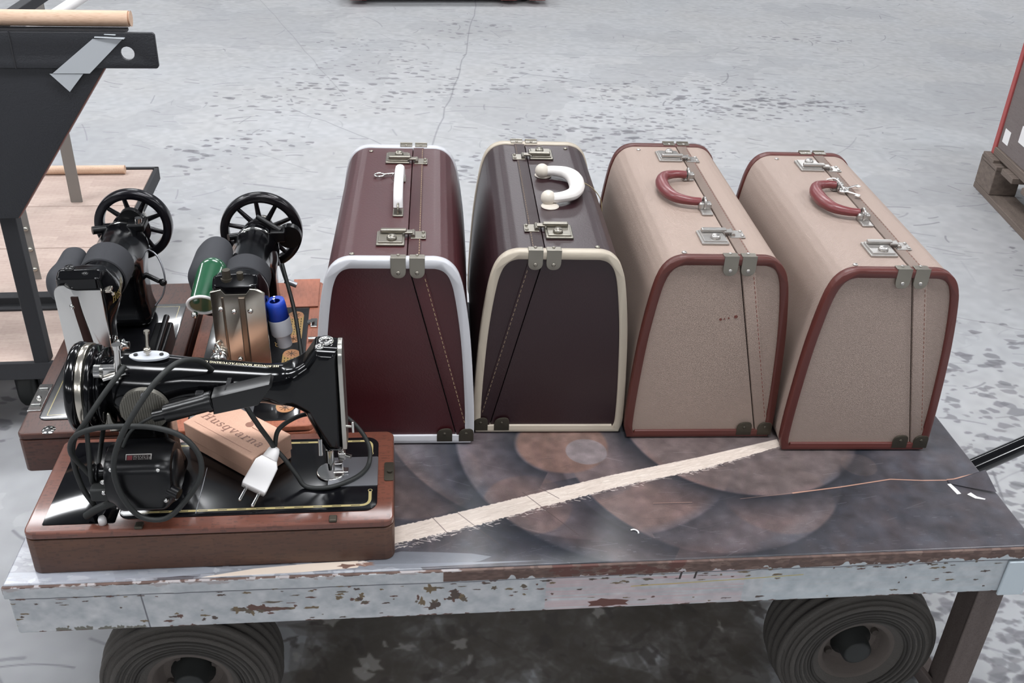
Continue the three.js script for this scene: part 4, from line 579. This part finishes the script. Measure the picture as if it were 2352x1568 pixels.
// ------------------------------------------------------------------ behind on the left: shelf trolley with a dowel
{
  const deckM = (k) => std({ map: tex(woodCanvas([172, 152, 142], [190, 171, 160], [148, 126, 116], 512, 256, 2, 16), [1.2, 1.2]), roughness: .7 }), dm = [deckM(0), deckM(1)], iron = std({ color: 0x3d3d40, roughness: .55, metalness: .4, bumpMap: grainT, bumpScale: .0006 }), paintBlack = std({ color: 0x27282c, roughness: .5, bumpMap: grainT, bumpScale: .0005 }), galv = std({ color: 0x8f8c88, roughness: .5, metalness: .5 }), pine = std({ map: tex(woodCanvas([206, 172, 146], [222, 192, 168], [182, 144, 118], 256, 128, 2, 12), [2, 2]), roughness: .5 });
  const t = thing('shelf_trolley', 'steel framed trolley with plywood deck and black side panel behind the machines', 'trolley', [-.98, 0, -1.826], .145), DY = TOP - .22, W = 1.0, L = 1.17;
  mesh('frame', merge([at(box(W, .042, .012, .002), -W / 2, DY - .017, -.006), at(box(.012, .042, L, .002), -.006, DY - .017, -L / 2), at(box(.012, .042, L, .002), -W + .006, DY - .017, -L / 2), at(box(W, .042, .012, .002), -W / 2, DY - .017, -L + .006), at(box(W - .03, .03, .03, .002), -W / 2, DY - .03, -.3), at(box(W - .03, .03, .03, .002), -W / 2, DY - .03, -.9)]), iron, t);
  mesh('cross_rail', merge([at(box(W - .03, .022, .03, .002), -W / 2, DY + .012, -.285), at(box(W - .03, .006, .05, .001), -W / 2, DY + .002, -.27)]), iron, t);
  for (const [z0, z1] of [[-.014, -.255], [-.305, -.59], [-.593, -.87], [-.873, -L + .014]]) mesh('deck_board', at(box(W - .03, .016, z0 - z1, .003), -W / 2, DY - .008, (z0 + z1) / 2), dm[z0 < -.5 ? 1 : 0], t);
  for (const x of [-.13, -W + .13]) for (const z of [-.14, -L + .14]) { const c = part('caster', t, [x, 0, z]); mesh('caster_wheel', at(lathe([[.012, .018], [.05, .018], [.055, .012], [.055, -.012], [.05, -.018], [.012, -.018]], 32), 0, .056, 0, 0, 0, Math.PI / 2), M.rubber, c); mesh('fork', merge([at(box(.006, .075, .05, .002), .026, .085, 0), at(box(.006, .075, .05, .002), -.026, .085, 0), at(box(.07, .01, .07, .002), 0, .125, 0), at(cyl(.02, .02, .028, 16), 0, .14, 0)]), iron, c); }
  const PH = .72; mesh('post', at(box(.032, PH, .032, .003), -.045, DY + PH / 2, -.018), iron, t); mesh('post', at(box(.032, PH, .032, .003), -W + .045, DY + PH / 2, -.018), iron, t);
  { const g = [at(box(.024, .5, .004, .001), -.166, DY + .25, -.41), at(box(.004, .5, .024, .001), -.177, DY + .25, -.42)]; mesh('slotted_angle', merge(g), galv, t); for (let k = 0; k < 8; k++) mesh('slot_bolt', new THREE.SphereGeometry(.0065, 10, 8), M.zinc, t, [-.163, DY + .03 + k * .055, -.4065]); }
  mesh('slotted_angle', merge([at(box(.032, .6, .005, .001), -.185, DY + .3, -.9), at(box(.005, .6, .032, .001), -.2, DY + .3, -.915)]), galv, t);
  mesh('side_panel', at(extrude(shapeOf([[-W + .02, .13], [-.02, .13], [.2, .44], [-W - .2, .44]]), .006, .001), 0, TOP, .0), paintBlack, t);
  mesh('panel_edge', merge([bar([-.02, TOP + .13, -.01], [.2, TOP + .44, -.01], .03, .004, .001)]), std({ color: 0x7a5148, roughness: .6 }), t);
  { const s = rrShape(1.5, .066, .006); const hole = new THREE.Path(); hole.absarc(.75 - .053, -.005, .0125, 0, Math.PI * 2, true); s.holes.push(hole); mesh('top_rail', merge([at(extrude(s, .006, .001), .296 - .75, TOP + .467, .008), at(box(1.24, .006, .03, .001), -.376, TOP + .499, -.004)]), paintBlack, t); }
  mesh('hand_rail', merge([rod([-1.2, TOP + .518, -.016], [.248, TOP + .518, -.016], .0145, 24), at(cyl(.0145, .011, .004, 24), .25, TOP + .518, -.016, 0, 0, -Math.PI / 2)]), pine, t);
  { const tape = std({ color: 0xb4b8bc, roughness: .55, side: THREE.DoubleSide }); mesh('tape_strip', merge([at(extrude(shapeOf([[.104, .425], [.186, .489], [.239, .489], [.17, .425]]), .0006), 0, TOP, .0165), at(extrude(shapeOf([[.098, .424], [.128, .39], [.158, .424]]), .0006), 0, TOP, .0155), bar([.19, TOP + .492, .012], [.243, TOP + .4905, .016], .014, .002, .0006), bar([.2, TOP + .497, .008], [.228, TOP + .496, .012], .012, .002, .0006)]), tape, t); }
  mesh('weld_seam', at(box(.0025, .07, .002, .0008), .041, TOP + .468, .0155), iron, t);
  mesh('diagonal_tube', rod([-.05, TOP + .41, -.25], [.36, TOP + .62, -.9], .012, 16), M.white, t); mesh('diagonal_strut', bar([-.13, TOP + .41, -.25], [.28, TOP + .64, -.9], .04, .02), iron, t);
  const d = mesh('wooden_dowel', rod([-.36, 0, 0], [.0, 0, 0], .0135, 20), pine); d.position.set(-.98 - .092 * Math.cos(.145) - 1.122 * Math.sin(.145), DY + .0135, -1.826 + .092 * Math.sin(.145) - 1.122 * Math.cos(.145)); d.rotation.y = .145; d.userData = { label: 'pale round wooden dowel lying across the plywood deck', category: 'dowel' };
}

// ------------------------------------------------------------------ right: crate on a pallet; far back: low red dolly
{
  const pw = std({ map: tex(woodCanvas([104, 92, 84], [128, 114, 104], [72, 62, 58], 256, 256, 3, 16), [2, 2]), roughness: .85 }), red = std({ color: 0xa04a48, roughness: .55 }), grey = std({ map: tex(woodCanvas([108, 98, 96], [124, 114, 110], [90, 80, 78], 256, 256, 6, 8), [2, 2]), roughness: .7 });
  const p = thing('pallet', 'weathered wooden pallet under the red framed crate', 'pallet', [1.745, 0, -3.64], -.02);
  for (let k = 0; k < 7; k++) mesh('top_plank', at(box(.8, .022, .1, .003), .4, .133, .055 + k * .1815), pw, p);
  for (const x of [.05, .4, .75]) { mesh('bottom_plank', at(box(.1, .022, 1.2, .003), x, .011, .6), pw, p); for (const z of [.072, .6, 1.128]) mesh('block', at(box(.1, .1, .145, .004), x, .072, z), pw, p); }
  for (const z of [.072, .6, 1.128]) mesh('cross_plank', at(box(.8, .02, .145, .003), .4, .1215 - .0, z), pw, p);
  const c = thing('crate', 'grey crate with red edge posts and white labels standing on the pallet', 'crate', [1.765, .1445, -3.62], -.02);
  const hgt = .41; for (const x of [.013, .747]) for (const z of [.013, 1.147]) mesh('corner_post', at(box(.026, hgt, .026, .003), x, hgt / 2, z), red, c);
  mesh('base_rail', merge([at(box(.026, .03, 1.12, .003), .013, .015, .58), at(box(.026, .03, 1.12, .003), .747, .015, .58), at(box(.72, .03, .026, .003), .38, .015, .013), at(box(.72, .03, .026, .003), .38, .015, 1.147)]), pw, c);
  for (const x of [.013, .747]) mesh('side_wall', at(box(.012, hgt - .04, 1.11, .002), x, hgt / 2 + .01, .58), grey, c); for (const z of [.013, 1.147]) mesh('end_wall', at(box(.71, hgt - .04, .012, .002), .38, hgt / 2 + .01, z), grey, c);
  mesh('floor_panel', at(box(.74, .012, 1.14, .002), .38, .012, .58), grey, c); for (const z of [.45, .62]) mesh('side_brace', at(box(.006, .12, .03, .002), -.001, .07, z), red, c);
  mesh('paper_label', merge([at(box(.0012, .05, .05, .0004), .0062, .085, .075), at(box(.0012, .06, .06, .0004), .0062, .13, .2)]), M.white, c);
  const d = thing('flat_dolly', 'low red dolly with a pale board, far across the floor', 'dolly', [-1.08, 0, -6.19], .196), pale = std({ color: 0xb9b4ae, roughness: .7 });
  mesh('board', at(box(1.26, .03, .8, .004), .61, .095, -.4), pale, d); mesh('frame_rail', merge([at(box(1.2, .04, .03, .004), .6, .06, -.03), at(box(1.2, .04, .03, .004), .6, .06, -.77)]), M.dark, d); for (const x of [.06, .98, 1.16]) mesh('corner_block', at(box(.11, .06, .1, .008), x, .058, -.02), red, d);
  for (const x of [.1, 1.1]) for (const z of [-.1, -.7]) mesh('roller', at(cyl(.03, .03, .03, 20), x, .03, z, Math.PI / 2), M.rubber, d);
}
// a curled paper scrap left on the cart top
{ const g = tube([[-.006, .0012, -.002], [-.001, .0016, -.003], [.004, .0014, 0], [.005, .0012, .005]], .0012, 16, 6); const s = mesh('paper_scrap', g, M.white, null, [.1925, TOP, -1.115]); s.userData = { label: 'tiny curled white scrap on the cart top before the cases', category: 'scrap' }; }

renderer.render(scene, camera);
